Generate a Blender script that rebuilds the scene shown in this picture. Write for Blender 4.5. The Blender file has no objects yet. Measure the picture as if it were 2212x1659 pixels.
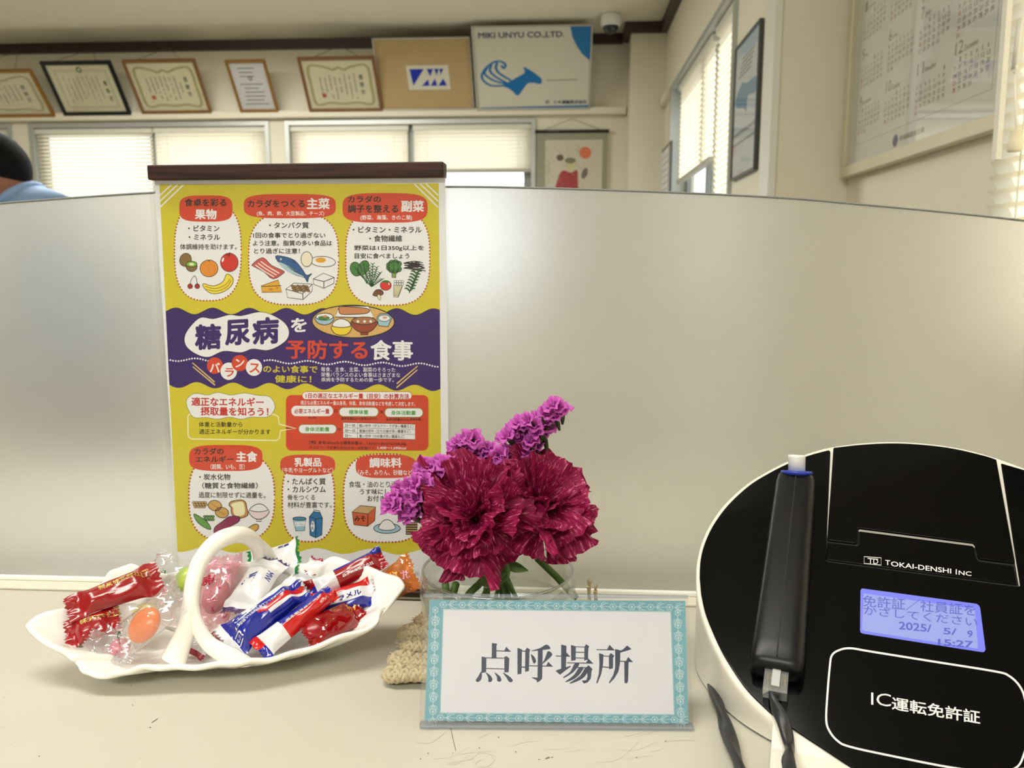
import bpy, bmesh, math, random, calendar
from mathutils import Vector as V, Matrix, noise
random.seed(7)
S = bpy.context.scene
COL = S.collection
R = math.radians
# ------------------------------------------------------------------ camera
F = 1720.0                                   # focal length in pixels of the 2212 wide frame
CP = V((0, 0, 1.252))
PIT, YAW = R(8.3), R(3.49)
FW = V((-math.sin(YAW) * math.cos(PIT), math.cos(YAW) * math.cos(PIT), -math.sin(PIT)))
RT = V((math.cos(YAW), math.sin(YAW), 0))
UP = RT.cross(FW)
cam = bpy.data.objects.new('camera', bpy.data.cameras.new('camera'))
COL.objects.link(cam)
M = Matrix((RT, UP, -FW)).transposed().to_4x4(); M.translation = CP
cam.matrix_world = M
cam.data.sensor_width = 36.0
cam.data.lens = 36.0 * F / 2212
cam.data.clip_start = 0.02
cam.data.dof.use_dof = True
cam.data.dof.focus_distance = 0.50
cam.data.dof.aperture_fstop = 15.0
S.camera = cam
# ------------------------------------------------------------------ view, world
S.view_settings.view_transform = 'Standard'
S.view_settings.look = 'None'
S.view_settings.gamma = 1.0
S.view_settings.exposure = 0.0
S.view_settings.use_curve_mapping = False
S.cycles.max_bounces = 10
S.cycles.transparent_max_bounces = 24
S.cycles.sample_clamp_indirect = 4.0
S.cycles.caustics_reflective = False
W = bpy.data.worlds.new('sky'); S.world = W; W.use_nodes = True
wn = W.node_tree.nodes; wl = W.node_tree.links
bg = wn['Background']
tc = wn.new('ShaderNodeTexCoord'); sx = wn.new('ShaderNodeSeparateXYZ')
mr = wn.new('ShaderNodeMapRange'); cr = wn.new('ShaderNodeValToRGB')
wl.new(tc.outputs['Generated'], sx.inputs[0]); wl.new(sx.outputs['Z'], mr.inputs['Value'])
mr.inputs['From Min'].default_value = -0.3; mr.inputs['From Max'].default_value = 0.6
wl.new(mr.outputs[0], cr.inputs[0]); wl.new(cr.outputs[0], bg.inputs['Color'])
cr.color_ramp.elements[0].color = (0.85, 0.87, 0.84, 1); cr.color_ramp.elements[1].color = (0.86, 0.93, 1.0, 1)
bg.inputs['Strength'].default_value = 2.3

def area(name, loc, target, sx_, sy_, energy, col=(1, 1, 1)):
    d = bpy.data.lights.new(name, 'AREA'); d.shape = 'RECTANGLE'; d.size = sx_; d.size_y = sy_
    d.energy = energy; d.color = col
    o = bpy.data.objects.new(name, d); COL.objects.link(o); o.location = loc
    o.rotation_euler = (V(target) - V(loc)).to_track_quat('-Z', 'Y').to_euler()
    return o
# light portals in the window openings: they guide the sky's light into the room
for loc, tgt, w_, h_ in (((-1.75, 4.70, 1.55), (-1.75, 0, 1.55), 4.4, 1.0), ((0.64, 3.38, 1.6), (0, 3.38, 1.6), 1.5, 1.1), ((0.83, 0.67, 1.6), (0, 0.67, 1.6), 1.5, 0.95)):
    area('sky_portal', loc, tgt, w_, h_, 1).data.cycles.is_portal = True
# afternoon sun standing low outside the right-hand windows, on the backs of the closed blinds
sd = bpy.data.lights.new('sun', 'SUN'); sd.energy = 4.0; sd.angle = R(3); sd.color = (1.0, 0.90, 0.70)
so_ = bpy.data.objects.new('sun', sd); COL.objects.link(so_); so_.location = (6, 1.5, 5)
so_.rotation_euler = V((-.80, -.12, -.58)).to_track_quat('-Z', 'Y').to_euler()
# ceiling fluorescents
LAMPS = [(-1.7, 3.1), (-0.55, 0.30), (-0.7, -1.4)]
for i, (x, y) in enumerate(LAMPS):
    area('fluorescent', (x, y, 2.40), (x, y, 0), 1.25, 0.32, (52, 12, 35)[i], (1.0, 0.988, 0.965))

# ------------------------------------------------------------------ projection of photo pixels to points in the room
def ray(px, py): return FW + RT * ((px - 1106) / F) + UP * ((829.5 - py) / F)
def onp(px, py, P0, n):
    d = ray(px, py); return CP + d * ((V(P0) - CP).dot(n) / d.dot(n))
def onz(px, py, z): return onp(px, py, (0, 0, z), V((0, 0, 1)))
def ony(px, py, y): return onp(px, py, (0, y, 0), V((0, 1, 0)))
def onx(px, py, x): return onp(px, py, (x, 0, 0), V((1, 0, 0)))

# ------------------------------------------------------------------ materials
def lin(c):
    return tuple((x / 12.92 if x <= 0.04045 else ((x + 0.055) / 1.055) ** 2.4) for x in (v / 255 for v in c))
_m = {}
def mat(name, col, rough=0.5, metal=0.0, spec=0.5, var=0.04, scale=30, bump=0.0, emit=None, es=0, coat=0.0, sub=0.0, trans=0.0):
    """principled surface with a little procedural variation of its colour"""
    if name in _m: return _m[name]
    m = bpy.data.materials.new(name); m.use_nodes = True
    N, L = m.node_tree.nodes, m.node_tree.links
    b = N['Principled BSDF']
    c = lin(col)
    b.inputs['Roughness'].default_value = rough; b.inputs['Metallic'].default_value = metal
    b.inputs['Specular IOR Level'].default_value = spec; b.inputs['Coat Weight'].default_value = coat
    if trans:
        tl = N.new('ShaderNodeBsdfTranslucent'); mx = N.new('ShaderNodeMixShader'); mx.inputs[0].default_value = trans
        tl.inputs[0].default_value = (*c, 1)
        L.new(b.outputs[0], mx.inputs[1]); L.new(tl.outputs[0], mx.inputs[2]); L.new(mx.outputs[0], N['Material Output'].inputs[0])
    if sub:
        b.inputs['Subsurface Weight'].default_value = sub; b.inputs['Subsurface Scale'].default_value = 0.01
    t = N.new('ShaderNodeTexCoord'); n = N.new('ShaderNodeTexNoise'); n.inputs['Scale'].default_value = scale; n.inputs['Detail'].default_value = 4
    L.new(t.outputs['Object'], n.inputs['Vector'])
    if var:
        r = N.new('ShaderNodeMix'); r.data_type = 'RGBA'
        r.inputs[6].default_value = (*[x * (1 - var) for x in c], 1); r.inputs[7].default_value = (*[min(1, x * (1 + var)) for x in c], 1)
        L.new(n.outputs[0], r.inputs[0]); L.new(r.outputs[2], b.inputs['Base Color'])
    else: b.inputs['Base Color'].default_value = (*c, 1)
    if bump:
        bp = N.new('ShaderNodeBump'); bp.inputs['Strength'].default_value = bump; bp.inputs['Distance'].default_value = 0.002
        L.new(n.outputs[0], bp.inputs['Height']); L.new(bp.outputs[0], b.inputs['Normal'])
    if emit:
        b.inputs['Emission Color'].default_value = (*lin(emit), 1); b.inputs['Emission Strength'].default_value = es
    _m[name] = m; return m

def clear(name, tint=(1, 1, 1), gloss=0.06, rough=0.05, edge=0.5, haze=0.0, hcol=(255, 255, 255), wrinkle=0.0):
    """thin clear sheet: light goes straight through, the face reflects, edges reflect more"""
    if name in _m: return _m[name]
    m = bpy.data.materials.new(name); m.use_nodes = True
    N, L = m.node_tree.nodes, m.node_tree.links
    N.remove(N['Principled BSDF'])
    tr = N.new('ShaderNodeBsdfTransparent'); tr.inputs[0].default_value = (*tint, 1)
    gl = N.new('ShaderNodeBsdfGlossy'); gl.inputs['Roughness'].default_value = rough
    lw = N.new('ShaderNodeLayerWeight'); lw.inputs['Blend'].default_value = 0.25
    ma = N.new('ShaderNodeMath'); ma.operation = 'MULTIPLY_ADD'; ma.inputs[1].default_value = edge; ma.inputs[2].default_value = gloss
    L.new(lw.outputs['Facing'], ma.inputs[0])
    mx = N.new('ShaderNodeMixShader'); L.new(ma.outputs[0], mx.inputs[0])
    src = tr
    if haze:
        df = N.new('ShaderNodeBsdfDiffuse'); df.inputs[0].default_value = (*lin(hcol), 1)
        m2 = N.new('ShaderNodeMixShader'); m2.inputs[0].default_value = haze
        L.new(tr.outputs[0], m2.inputs[1]); L.new(df.outputs[0], m2.inputs[2]); src = m2
    L.new(src.outputs[0], mx.inputs[1]); L.new(gl.outputs[0], mx.inputs[2])
    if wrinkle:
        t = N.new('ShaderNodeTexCoord'); n = N.new('ShaderNodeTexNoise'); n.inputs['Scale'].default_value = 90
        bp = N.new('ShaderNodeBump'); bp.inputs['Strength'].default_value = wrinkle; bp.inputs['Distance'].default_value = 0.004
        L.new(t.outputs['Object'], n.inputs['Vector']); L.new(n.outputs[0], bp.inputs['Height']); L.new(bp.outputs[0], gl.inputs['Normal']); L.new(bp.outputs[0], lw.inputs['Normal'])
    L.new(mx.outputs[0], N['Material Output'].inputs[0])
    _m[name] = m; return m

# ------------------------------------------------------------------ objects and tags
ORG = {}
def tag(o, label=None, cat=None, group=None, kind=None):
    if label: o['label'] = label
    if cat: o['category'] = cat
    if group: o['group'] = group
    if kind: o['kind'] = kind
    return o
def thing(name, label, cat, loc, group=None):
    o = bpy.data.objects.new(name, None); COL.objects.link(o); o.location = loc; o.empty_display_size = 0.02
    ORG[o] = V(loc); return tag(o, label, cat, group)
def new(name, verts, faces, mats, parent=None, mi=None, smooth=False, uv=None):
    if not isinstance(mats, (list, tuple)): mats = [mats]
    if parent is not None: og = ORG[parent]
    else:
        xs = [v[0] for v in verts]; ys = [v[1] for v in verts]; zs = [v[2] for v in verts]
        og = V(((min(xs) + max(xs)) / 2, (min(ys) + max(ys)) / 2, min(zs)))
    me = bpy.data.meshes.new(name)
    me.from_pydata([V(v) - og for v in verts], [], faces)
    for m in mats: me.materials.append(m)
    if mi: me.polygons.foreach_set('material_index', mi)
    if smooth: me.polygons.foreach_set('use_smooth', [True] * len(me.polygons))
    if uv:
        ul = me.uv_layers.new(name='UVMap')
        for p in me.polygons:
            for li in p.loop_indices: ul.data[li].uv = uv[me.loops[li].vertex_index]
    me.update()
    o = bpy.data.objects.new(name, me); COL.objects.link(o)
    if parent is not None: o.parent = parent
    if parent is None or parent.parent is None and parent.type == 'EMPTY' or True:
        o.location = og if parent is None else (0, 0, 0)
    ORG[o] = og
    return o
def fixn(o):
    bm = bmesh.new(); bm.from_mesh(o.data); bmesh.ops.recalc_face_normals(bm, faces=bm.faces); bm.to_mesh(o.data); bm.free(); return o
def bev(o, w, seg=3, ang=40):
    m = o.modifiers.new('bevel', 'BEVEL'); m.width = w; m.segments = seg; m.limit_method = 'ANGLE'; m.angle_limit = R(ang)
    o.data.polygons.foreach_set('use_smooth', [True] * len(o.data.polygons))
    w_ = o.modifiers.new('wn', 'WEIGHTED_NORMAL'); w_.keep_sharp = True
    return o
class MB:
    """collects simple shapes into one mesh"""
    def __init__(s): s.v, s.f, s.m, s.i = [], [], [], 0
    def add(s, vs, fs):
        k = len(s.v); s.v += [V(v) for v in vs]; s.f += [tuple(i + k for i in f) for f in fs]; s.m += [s.i] * len(fs); return s
    def box(s, a, b):
        x0, y0, z0 = a; x1, y1, z1 = b
        return s.hexa([(x0, y0, z0), (x1, y0, z0), (x1, y1, z0), (x0, y1, z0), (x0, y0, z1), (x1, y0, z1), (x1, y1, z1), (x0, y1, z1)])
    def hexa(s, p): return s.add(p, [(0, 3, 2, 1), (4, 5, 6, 7), (0, 1, 5, 4), (1, 2, 6, 5), (2, 3, 7, 6), (3, 0, 4, 7)])
    def obox(s, c, ax, ay, az):
        """box round c with half axes ax, ay, az"""
        c, ax, ay, az = V(c), V(ax), V(ay), V(az)
        return s.hexa([c + ax * i + ay * j + az * k for k in (-1, 1) for i, j in ((-1, -1), (1, -1), (1, 1), (-1, 1))])
    def prism(s, poly, d):
        n = len(poly); d = V(d)
        return s.add([V(p) for p in poly] + [V(p) + d for p in poly], [tuple(range(n))[::-1], tuple(range(n, 2 * n))] + [(i, (i + 1) % n, n + (i + 1) % n, n + i) for i in range(n)])
    def tube(s, pts, r, seg=10, closed=False, flat=1.0, cap=True, nrm=None):
        pts = [V(p) for p in pts]; n = len(pts); rr = r if isinstance(r, (list, tuple)) else [r] * n
        vs = []; up = None
        for i in range(n):
            if closed: t = pts[(i + 1) % n] - pts[i - 1]
            else: t = pts[min(i + 1, n - 1)] - pts[max(i - 1, 0)]
            t.normalize()
            if up is None:
                up = V(nrm) if nrm else (V((0, 0, 1)) if abs(t.z) < .9 else V((1, 0, 0)))
            up = (up - t * up.dot(t)).normalized(); sd = t.cross(up)
            if nrm: up2 = (V(nrm) - t * V(nrm).dot(t)).normalized(); sd = t.cross(up2); up = up2
            for k in range(seg):
                a = 2 * math.pi * k / seg; vs.append(pts[i] + sd * (math.cos(a) * rr[i]) + up * (math.sin(a) * rr[i] * flat))
        fs = []
        for i in range(n if closed else n - 1):
            for k in range(seg):
                a, b = i * seg + k, i * seg + (k + 1) % seg; c, d = ((i + 1) % n) * seg + (k + 1) % seg, ((i + 1) % n) * seg + k
                fs.append((a, b, c, d))
        if cap and not closed: fs += [tuple(range(seg))[::-1], tuple(range((n - 1) * seg, n * seg))]
        return s.add(vs, fs)
    def lathe(s, prof, c=(0, 0, 0), seg=48, ax=(1, 0, 0), ay=(0, 1, 0), az=(0, 0, 1)):
        c, ax, ay, az = V(c), V(ax), V(ay), V(az); vs = []
        for r, z in prof:
            for k in range(seg):
                a = 2 * math.pi * k / seg; vs.append(c + ax * (r * math.cos(a)) + ay * (r * math.sin(a)) + az * z)
        fs = [(i * seg + k, i * seg + (k + 1) % seg, (i + 1) * seg + (k + 1) % seg, (i + 1) * seg + k) for i in range(len(prof) - 1) for k in range(seg)]
        if prof[0][0] > 1e-5: fs.append(tuple(range(seg))[::-1])
        if prof[-1][0] > 1e-5: fs.append(tuple(range((len(prof) - 1) * seg, len(prof) * seg)))
        return s.add(vs, fs)
    def ball(s, c, r, seg=20, ring=12, ax=(1, 0, 0), ay=(0, 1, 0), az=(0, 0, 1)):
        rx, ry, rz = r if isinstance(r, (tuple, list)) else (r, r, r)
        prof = [(max(1e-6, math.sin(math.pi * i / ring)), -math.cos(math.pi * i / ring)) for i in range(ring + 1)]
        return s.lathe(prof, c, seg, V(ax) * rx, V(ay) * ry, V(az) * rz)
    def build(s, name, mats, parent=None, smooth=False, fix=True):
        o = new(name, s.v, s.f, mats, parent, s.m if isinstance(mats, (list, tuple)) and len(mats) > 1 else None, smooth)
        return fixn(o) if fix else o
def sm(pts, n=5, closed=True):
    """Catmull-Rom through points of any dimension"""
    P = [tuple(p) for p in pts]; m = len(P); out = []
    for i in range(m if closed else m - 1):
        if closed: a, b, c, d = P[i - 1], P[i], P[(i + 1) % m], P[(i + 2) % m]
        else: a, b, c, d = P[max(i - 1, 0)], P[i], P[i + 1], P[min(i + 2, m - 1)]
        for k in range(n):
            t = k / n
            out.append(tuple(.5 * (2 * y + (z - x) * t + (2 * x - 5 * y + 4 * z - w) * t * t + (3 * y - x - 3 * z + w) * t ** 3) for x, y, z, w in zip(a, b, c, d)))
    if not closed: out.append(P[-1])
    return out
def sup(cx, cy, a, b, n=2.0, k=48):
    e = 2.0 / n; o = []
    for i in range(k):
        t = 2 * math.pi * i / k; c, s_ = math.cos(t), math.sin(t)
        o.append((cx + a * math.copysign(abs(c) ** e, c), cy + b * math.copysign(abs(s_) ** e, s_)))
    return o
def rrect(x0, y0, x1, y1, r, k=6):
    o = []
    for cx, cy, a0 in ((x1 - r, y1 - r, 0), (x0 + r, y1 - r, 90), (x0 + r, y0 + r, 180), (x1 - r, y0 + r, 270)):
        for i in range(k + 1):
            a = R(a0 + 90 * i / k); o.append((cx + r * math.cos(a), cy + r * math.sin(a)))
    return o
# ------------------------------------------------------------------ lettering and print
_g = {}; _n = {}
def glyph(s, bold=0.0):
    if (s, bold) in _g: return _g[(s, bold)]
    c = bpy.data.curves.new('lettering', 'FONT'); c.body = s; c.offset = min(0, bold); c.resolution_u = 3
    o = bpy.data.objects.new('lettering', c); COL.objects.link(o)
    m = bpy.data.meshes.new_from_object(o.evaluated_get(bpy.context.evaluated_depsgraph_get()))
    vs = [(v.co.x, v.co.y) for v in m.vertices]; fs = [tuple(p.vertices) for p in m.polygons]
    bpy.data.objects.remove(o); bpy.data.curves.remove(c); bpy.data.meshes.remove(m)
    xs = [v[0] for v in vs]; ys = [v[1] for v in vs]
    if bold > 0:                             # heavier weight: the same outline repeated round itself
        n0 = len(vs); V0, F0 = vs, fs; vs, fs = [], []
        for i in range(7):
            d = bold * .8 if i else 0; vs += [(x + d * math.cos(i * 1.0472), y + d * math.sin(i * 1.0472)) for x, y in V0]; fs += [tuple(q + n0 * i for q in f) for f in F0]
        xs = [v[0] for v in vs]; ys = [v[1] for v in vs]
    _n[(s, bold)] = n0 if bold > 0 else len(vs)
    x0_, y0_, dx_, dy_ = min(xs), min(ys), max(xs) - min(xs), max(1e-6, max(ys) - min(ys))
    r = ([((x - x0_) / dx_, (y - y0_) / dy_) for x, y in vs], fs)
    _g[(s, bold)] = r; return r
class Print:
    """flat artwork; coordinates are given in a crop of the photograph (ox, oy, scale) or through any map to 3D"""
    def __init__(s, P0, n, step=1.2e-5, mapper=None):
        s.P0, s.n, s.step, s.mapper = V(P0), V(n).normalized(), step, mapper
        s.v, s.f, s.m, s.mats, s.k = [], [], [], [], 0
        s.fr = (0, 0, 1)
    def frame(s, ox, oy, sc): s.fr = (ox, oy, sc); return s
    def lv(s, k): s.k = k; return s
    def pt(s, p):
        if s.mapper: return s.mapper(p[0], p[1], s.k * s.step)
        ox, oy, sc = s.fr
        return onp(ox + p[0] / sc, oy + p[1] / sc, s.P0, s.n) + s.n * (s.k * s.step)
    def raw(s, pts, faces, m, per=0):
        if m not in s.mats: s.mats.append(m)
        k = len(s.v); k0 = s.k
        for i, p in enumerate(pts):
            if per: s.k = k0 + .13 * (i // per)
            s.v.append(s.pt(p))
        s.k = k0; s.f += [tuple(i + k for i in f) for f in faces]; s.m += [s.mats.index(m)] * len(faces)
    def poly(s, pts, m): s.k += 1; s.raw(pts, [tuple(range(len(pts)))], m); return s
    def stroke(s, pts, w, m, closed=False):
        s.k += 1; n = len(pts); vs = []
        for i in range(n):
            if closed: a, b = pts[i - 1], pts[(i + 1) % n]
            else: a, b = pts[max(0, i - 1)], pts[min(n - 1, i + 1)]
            dx, dy = b[0] - a[0], b[1] - a[1]; l = math.hypot(dx, dy) or 1; ww = (w[i] if isinstance(w, (list, tuple)) else w) / 2
            vs += [(pts[i][0] - dy / l * ww, pts[i][1] + dx / l * ww), (pts[i][0] + dy / l * ww, pts[i][1] - dx / l * ww)]
        s.raw(vs, [(2 * i, 2 * i + 1, (2 * i + 3) % (2 * n), (2 * i + 2) % (2 * n)) for i in range(n if closed else n - 1)], m); return s
    def op(s, pts, fill, ink, w=4):
        s.poly(pts, fill); s.stroke(pts, w, ink, True); return s
    def el(s, cx, cy, a, b, m, rot=0, k=28, ink=None, w=4):
        c, t = math.cos(R(rot)), math.sin(R(rot))
        p = [(cx + x * c - y * t, cy + x * t + y * c) for x, y in sup(0, 0, a, b, 2, k)]
        s.poly(p, m)
        if ink: s.stroke(p, w, ink, True)
        return s
    def dots(s, pts, r, m, gap, closed=True):
        s.k += 1; P = list(pts) + ([pts[0]] if closed else []); acc = 0
        for a, b in zip(P, P[1:]):
            l = math.hypot(b[0] - a[0], b[1] - a[1]); t = gap - acc
            while t <= l:
                cx, cy = a[0] + (b[0] - a[0]) * t / l, a[1] + (b[1] - a[1]) * t / l
                s.raw(sup(cx, cy, r, r, 2, 9), [tuple(range(9))], m); t += gap
            acc = (acc + l) % gap
        return s
    def text(s, t, x0, y0, x1, y1, m, bold=0.0, sk=0.0, rot=0):
        """ink box of the line in crop coordinates, y downwards; sk slopes the baseline"""
        vs, fs = glyph(t, bold); s.k += 1; c, q = math.cos(R(rot)), math.sin(R(rot)); mx, my = (x0 + x1) / 2, (y0 + y1) / 2
        o = []
        for u, v in vs:
            x, y = x0 + u * (x1 - x0), y1 - v * (y1 - y0)
            if rot: x, y = mx + (x - mx) * c - (y - my) * q, my + (x - mx) * q + (y - my) * c
            o.append((x, y + sk * (x - x0)))
        s.raw(o, fs, m, _n[(t, bold)]); s.k -= 1; return s
    def build(s, name, parent=None): return new(name, s.v, s.f, s.mats, parent, s.m)
# ------------------------------------------------------------------ room
WALL = mat('cream_wall_paint', (226, 220, 200), 0.75, var=0.025, scale=6, bump=0.05)
TRIMW = mat('off_white_trim', (226, 219, 198), 0.5, var=0.03)
CEIL = mat('ceiling_board', (226, 218, 196), 0.85, var=0.04, scale=14)
DARKW = mat('dark_brown_moulding', (52, 32, 24), 0.45, var=0.3, scale=20)
FLOOR = mat('grey_floor_vinyl', (112, 112, 108), 0.6, var=0.1, scale=9)
ALU = mat('aluminium_grey', (180, 184, 178), 0.4, metal=0.4, var=0.04)
ALUD = mat('aluminium_dark_grey', (138, 143, 140), 0.45, metal=0.3, var=0.04)  # darker grey aluminium of the sliding sashes
PANE = clear('window_glass', gloss=0.03, rough=0.02, edge=0.3)
CZ = 2.51
BY = 4.6
def st(o): return tag(o, kind='structure')
XL, XR1, XR2, YJ, YF = -4.2, 0, 0, 0, -2.6
# right walls, found from their corners in the picture
XR1 = onp(1435, 300, (0, 4.4, 0), V((0, 1, 0))).x
YC = 4.4
YJ = onx(1673, 300, XR1).y
XR2 = ony(1836, 300, YJ).x
st(MB().box((XL, YF, -0.1), (XR2 + .3, BY + .2, 0)).build('floor', FLOOR))
st(MB().box((XL, YF, CZ), (XR2 + .3, BY + .2, CZ + .1)).build('ceiling', CEIL))
st(MB().box((XL - .15, YF, 0), (XL, BY + .2, CZ)).build('wall_left', WALL))
st(MB().box((XL, YF - .15, 0), (XR2 + .3, YF, CZ)).build('wall_front', WALL))
# windows in the back wall: pixel spans at the wall, top edge from the picture
bx = lambda px: ony(px, 300, BY).x
WZT = ony(600, 262, BY).z; WZB = 1.02
wins = [(bx(-420), bx(28)), (bx(66), bx(583)), (bx(617), bx(1157))]
mb = MB()
xs = [XL] + [v for w in wins for v in w] + [XR1 + .12]
for a, b in zip(xs[0::2], xs[1::2]): mb.box((a, BY, 0), (b, BY + .12, CZ))
for a, b in wins: mb.box((a, BY, 0), (b, BY + .12, WZB)); mb.box((a, BY, WZT), (b, BY + .12, CZ))
st(mb.build('wall_back', WALL))
def window(n, x0, x1, z0, z1, axis='y', pos=BY):
    """aluminium sliding window: outer frame, two overlapping sashes with their panes"""
    g = lambda a, d, z: (a, pos + d, z) if axis == 'y' else (pos + d, a, z)
    def bx_(m, a0, a1, d0, d1, z0_, z1_): m.box([min(p) for p in zip(g(a0, d0, z0_), g(a1, d1, z1_))], [max(p) for p in zip(g(a0, d0, z0_), g(a1, d1, z1_))])
    t = .024; m = MB()
    bx_(m, x0, x0 + t, -.012, .10, z0, z1); bx_(m, x1 - t, x1, -.012, .10, z0, z1)
    bx_(m, x0 + t, x1 - t, -.012, .10, z1 - t, z1); bx_(m, x0 + t, x1 - t, -.012, .10, z0, z0 + t)
    fr = st(m.build('window_%d' % n, ALU))
    xm = (x0 + x1) / 2
    for k, (a, b, d) in enumerate(((x0 + t, xm + .025, .05), (xm - .025, x1 - t, .075))):
        m = MB(); q = .045
        bx_(m, a, a + q, d, d + .02, z0 + t, z1 - t); bx_(m, b - q, b, d, d + .02, z0 + t, z1 - t)
        bx_(m, a + q, b - q, d, d + .02, z0 + t, z0 + t + q); bx_(m, a + q, b - q, d, d + .02, z1 - t - q, z1 - t)
        s_ = m.build('sash', ALUD, fr)
        m = MB(); bx_(m, a + q, b - q, d + .008, d + .012, z0 + t + q, z1 - t - q); m.build('glass_pane', PANE, s_)
    return fr
for i, (a, b) in enumerate(wins): window(i + 1, a, b, WZB, WZT)
# ledge under the certificates
zl1 = ony(700, 241, BY).z; zl0 = ony(700, 257, BY).z
st(MB().box((XL, BY - .055, zl0), (XR1 - .19, BY, zl1)).build('trim_1', TRIMW))
bev(bpy.data.objects['trim_1'], .006)
# corner column and dark cornice
xc0 = ony(1361, 200, YC).x
st(MB().box((xc0, YC, 0), (XR1, BY, CZ)).build('column', WALL))
cz0 = CZ - .05
m = MB(); m.box((XL, BY - .035, cz0), (xc0 - .03, BY, CZ)).box((xc0 - .035, YC - .035, cz0), (XR1, YC, CZ)).box((xc0 - .035, YC, cz0), (xc0, BY - .035, CZ)).box((XR1 - .035, YJ - .035, cz0), (XR1, YC - .035, CZ))
m.box((XR1, YJ - .035, cz0), (XR2, YJ, CZ)).box((XR2 - .035, YF, cz0), (XR2, YJ - .035, CZ))
st(m.build('trim_2', DARKW))
# right wall, far part, with its window behind the blinds
wy = lambda px, py: onx(px, py, XR1).y
w4a, w4b = wy(1450, 300), wy(1584, 300)
w4zt = onx(1459, 178, XR1).z
m = MB(); X = XR1
lo, hi = min(w4a, w4b), max(w4a, w4b)
m.box((X, YJ, 0), (X + .12, lo, CZ)).box((X, hi, 0), (X + .12, YC + .2, CZ)).box((X, lo, 0), (X + .12, hi, WZB)).box((X, lo, w4zt), (X + .12, hi, CZ))
m.box((X + .12, YJ, 0), (XR2 + .12, YJ + .12, CZ))
st(m.build('wall_right', WALL))
window(4, lo, hi, WZB, w4zt, 'x', X)
# ledge running along the far part of the right wall
st(MB().box((X - .03, hi + .02, zl0), (X, YC - .01, zl1)).build('trim_3', TRIMW))
# white end post of that wall
yp = wy(1640, 300)
st(MB().box((X - .014, YJ - .010, 0), (X + .004, YJ + .085, CZ)).build('trim_4', mat('white_post', (222, 220, 210), .4)))
# right wall, near part with its window
w5zt, w5zb = 2.05, 1.13
w5b = onx(2190, 300, XR2).y; w5a = w5b - 1.5
Xn = XR2
m = MB(); m.box((Xn, w5b, 0), (Xn + .12, YJ, CZ)).box((Xn, YF, 0), (Xn + .12, w5a, CZ)).box((Xn, w5a, 0), (Xn + .12, w5b, w5zb)).box((Xn, w5a, w5zt), (Xn + .12, w5b, CZ))
st(m.build('wall_right_near', WALL))
window(5, w5a, w5b, w5zb, w5zt, 'x', Xn)
print('XR1', XR1, 'YJ', YJ, 'XR2', XR2, 'w4', lo, hi, w4zt, 'w5b', w5b, 'WZT', WZT)

# ------------------------------------------------------------------ venetian blinds
SLAT = mat('cream_blind_slat', (250, 243, 222), 0.45, var=0.02, trans=0.55)
RAILM = mat('blind_rail', (222, 219, 203), 0.4)
CORDM = mat('blind_cord', (236, 232, 215), 0.7)
def blind(label, x0, x1, zt, zb, tilt, axis='y', pos=BY + .022, pitch=.0215, sw=.025, cat='blind', cords=(.12, .88), side=-1):
    """head rail, bottom rail, slats with a curved section tilted by tilt degrees, ladder cords"""
    g = lambda a, d, z: V((a, pos + d, z)) if axis == 'y' else V((pos + d, a, z))
    t = thing('venetian_blind', label, cat, g((x0 + x1) / 2, 0, zb), 'venetian blinds')
    def B(nm, a0, a1, d0, d1, z0, z1, m_):
        p, q = g(a0, d0, z0), g(a1, d1, z1)
        return MB().box([min(i) for i in zip(p, q)], [max(i) for i in zip(p, q)]).build(nm, m_, t)
    B('head_rail', x0, x1, -.013, .013, zt - .028, zt, RAILM)
    B('bottom_rail', x0, x1, -.011, .011, zb, zb + .019, mat('bottom_rail_shade_grey', (176, 172, 156), .45))  # darker than the head rail: its shade against the window is in the colour
    vs, fs = [], []
    z = zt - .04; ct, sn = math.cos(R(tilt)), math.sin(R(tilt))
    while z > zb + .02:
        k = len(vs)
        for j in range(5):
            s_ = (j / 4 - .5) * sw; c = .0022 * (1 - (2 * j / 4 - 1) ** 2)
            d, h = s_ * ct - c * sn, s_ * sn + c * ct
            vs += [g(x0 + .004, d, z + h), g(x1 - .004, d, z + h)]
        fs += [(k + 2 * j, k + 2 * j + 1, k + 2 * j + 3, k + 2 * j + 2) for j in range(4)]
        z -= pitch
    new('slats', vs, fs, SLAT, t, smooth=True)
    for c in cords:
        a = x0 + (x1 - x0) * c
        MB().tube([g(a, side * .0135, zt - .02), g(a, side * .0135, zb + .012)], .0014, 6).build('ladder_cord', CORDM, t)
    return t
zt = WZT - .026
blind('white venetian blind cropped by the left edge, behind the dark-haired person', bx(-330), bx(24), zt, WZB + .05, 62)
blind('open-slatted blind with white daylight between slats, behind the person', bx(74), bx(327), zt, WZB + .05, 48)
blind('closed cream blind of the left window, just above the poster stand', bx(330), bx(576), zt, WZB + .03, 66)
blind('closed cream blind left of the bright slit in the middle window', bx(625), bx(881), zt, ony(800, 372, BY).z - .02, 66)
b4 = blind('raised cream blind with shade-grey bottom rail, beside the hanging scroll', bx(891), bx(1151), zt, ony(1000, 372, BY).z, 66)
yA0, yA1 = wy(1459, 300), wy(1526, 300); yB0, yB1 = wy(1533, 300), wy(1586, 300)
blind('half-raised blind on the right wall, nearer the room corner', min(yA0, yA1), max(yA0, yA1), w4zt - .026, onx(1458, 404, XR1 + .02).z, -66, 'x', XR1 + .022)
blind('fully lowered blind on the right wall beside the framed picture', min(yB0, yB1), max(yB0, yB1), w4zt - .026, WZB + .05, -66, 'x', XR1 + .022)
nb_y1 = onx(2150, 300, XR2 - .045).y
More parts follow.
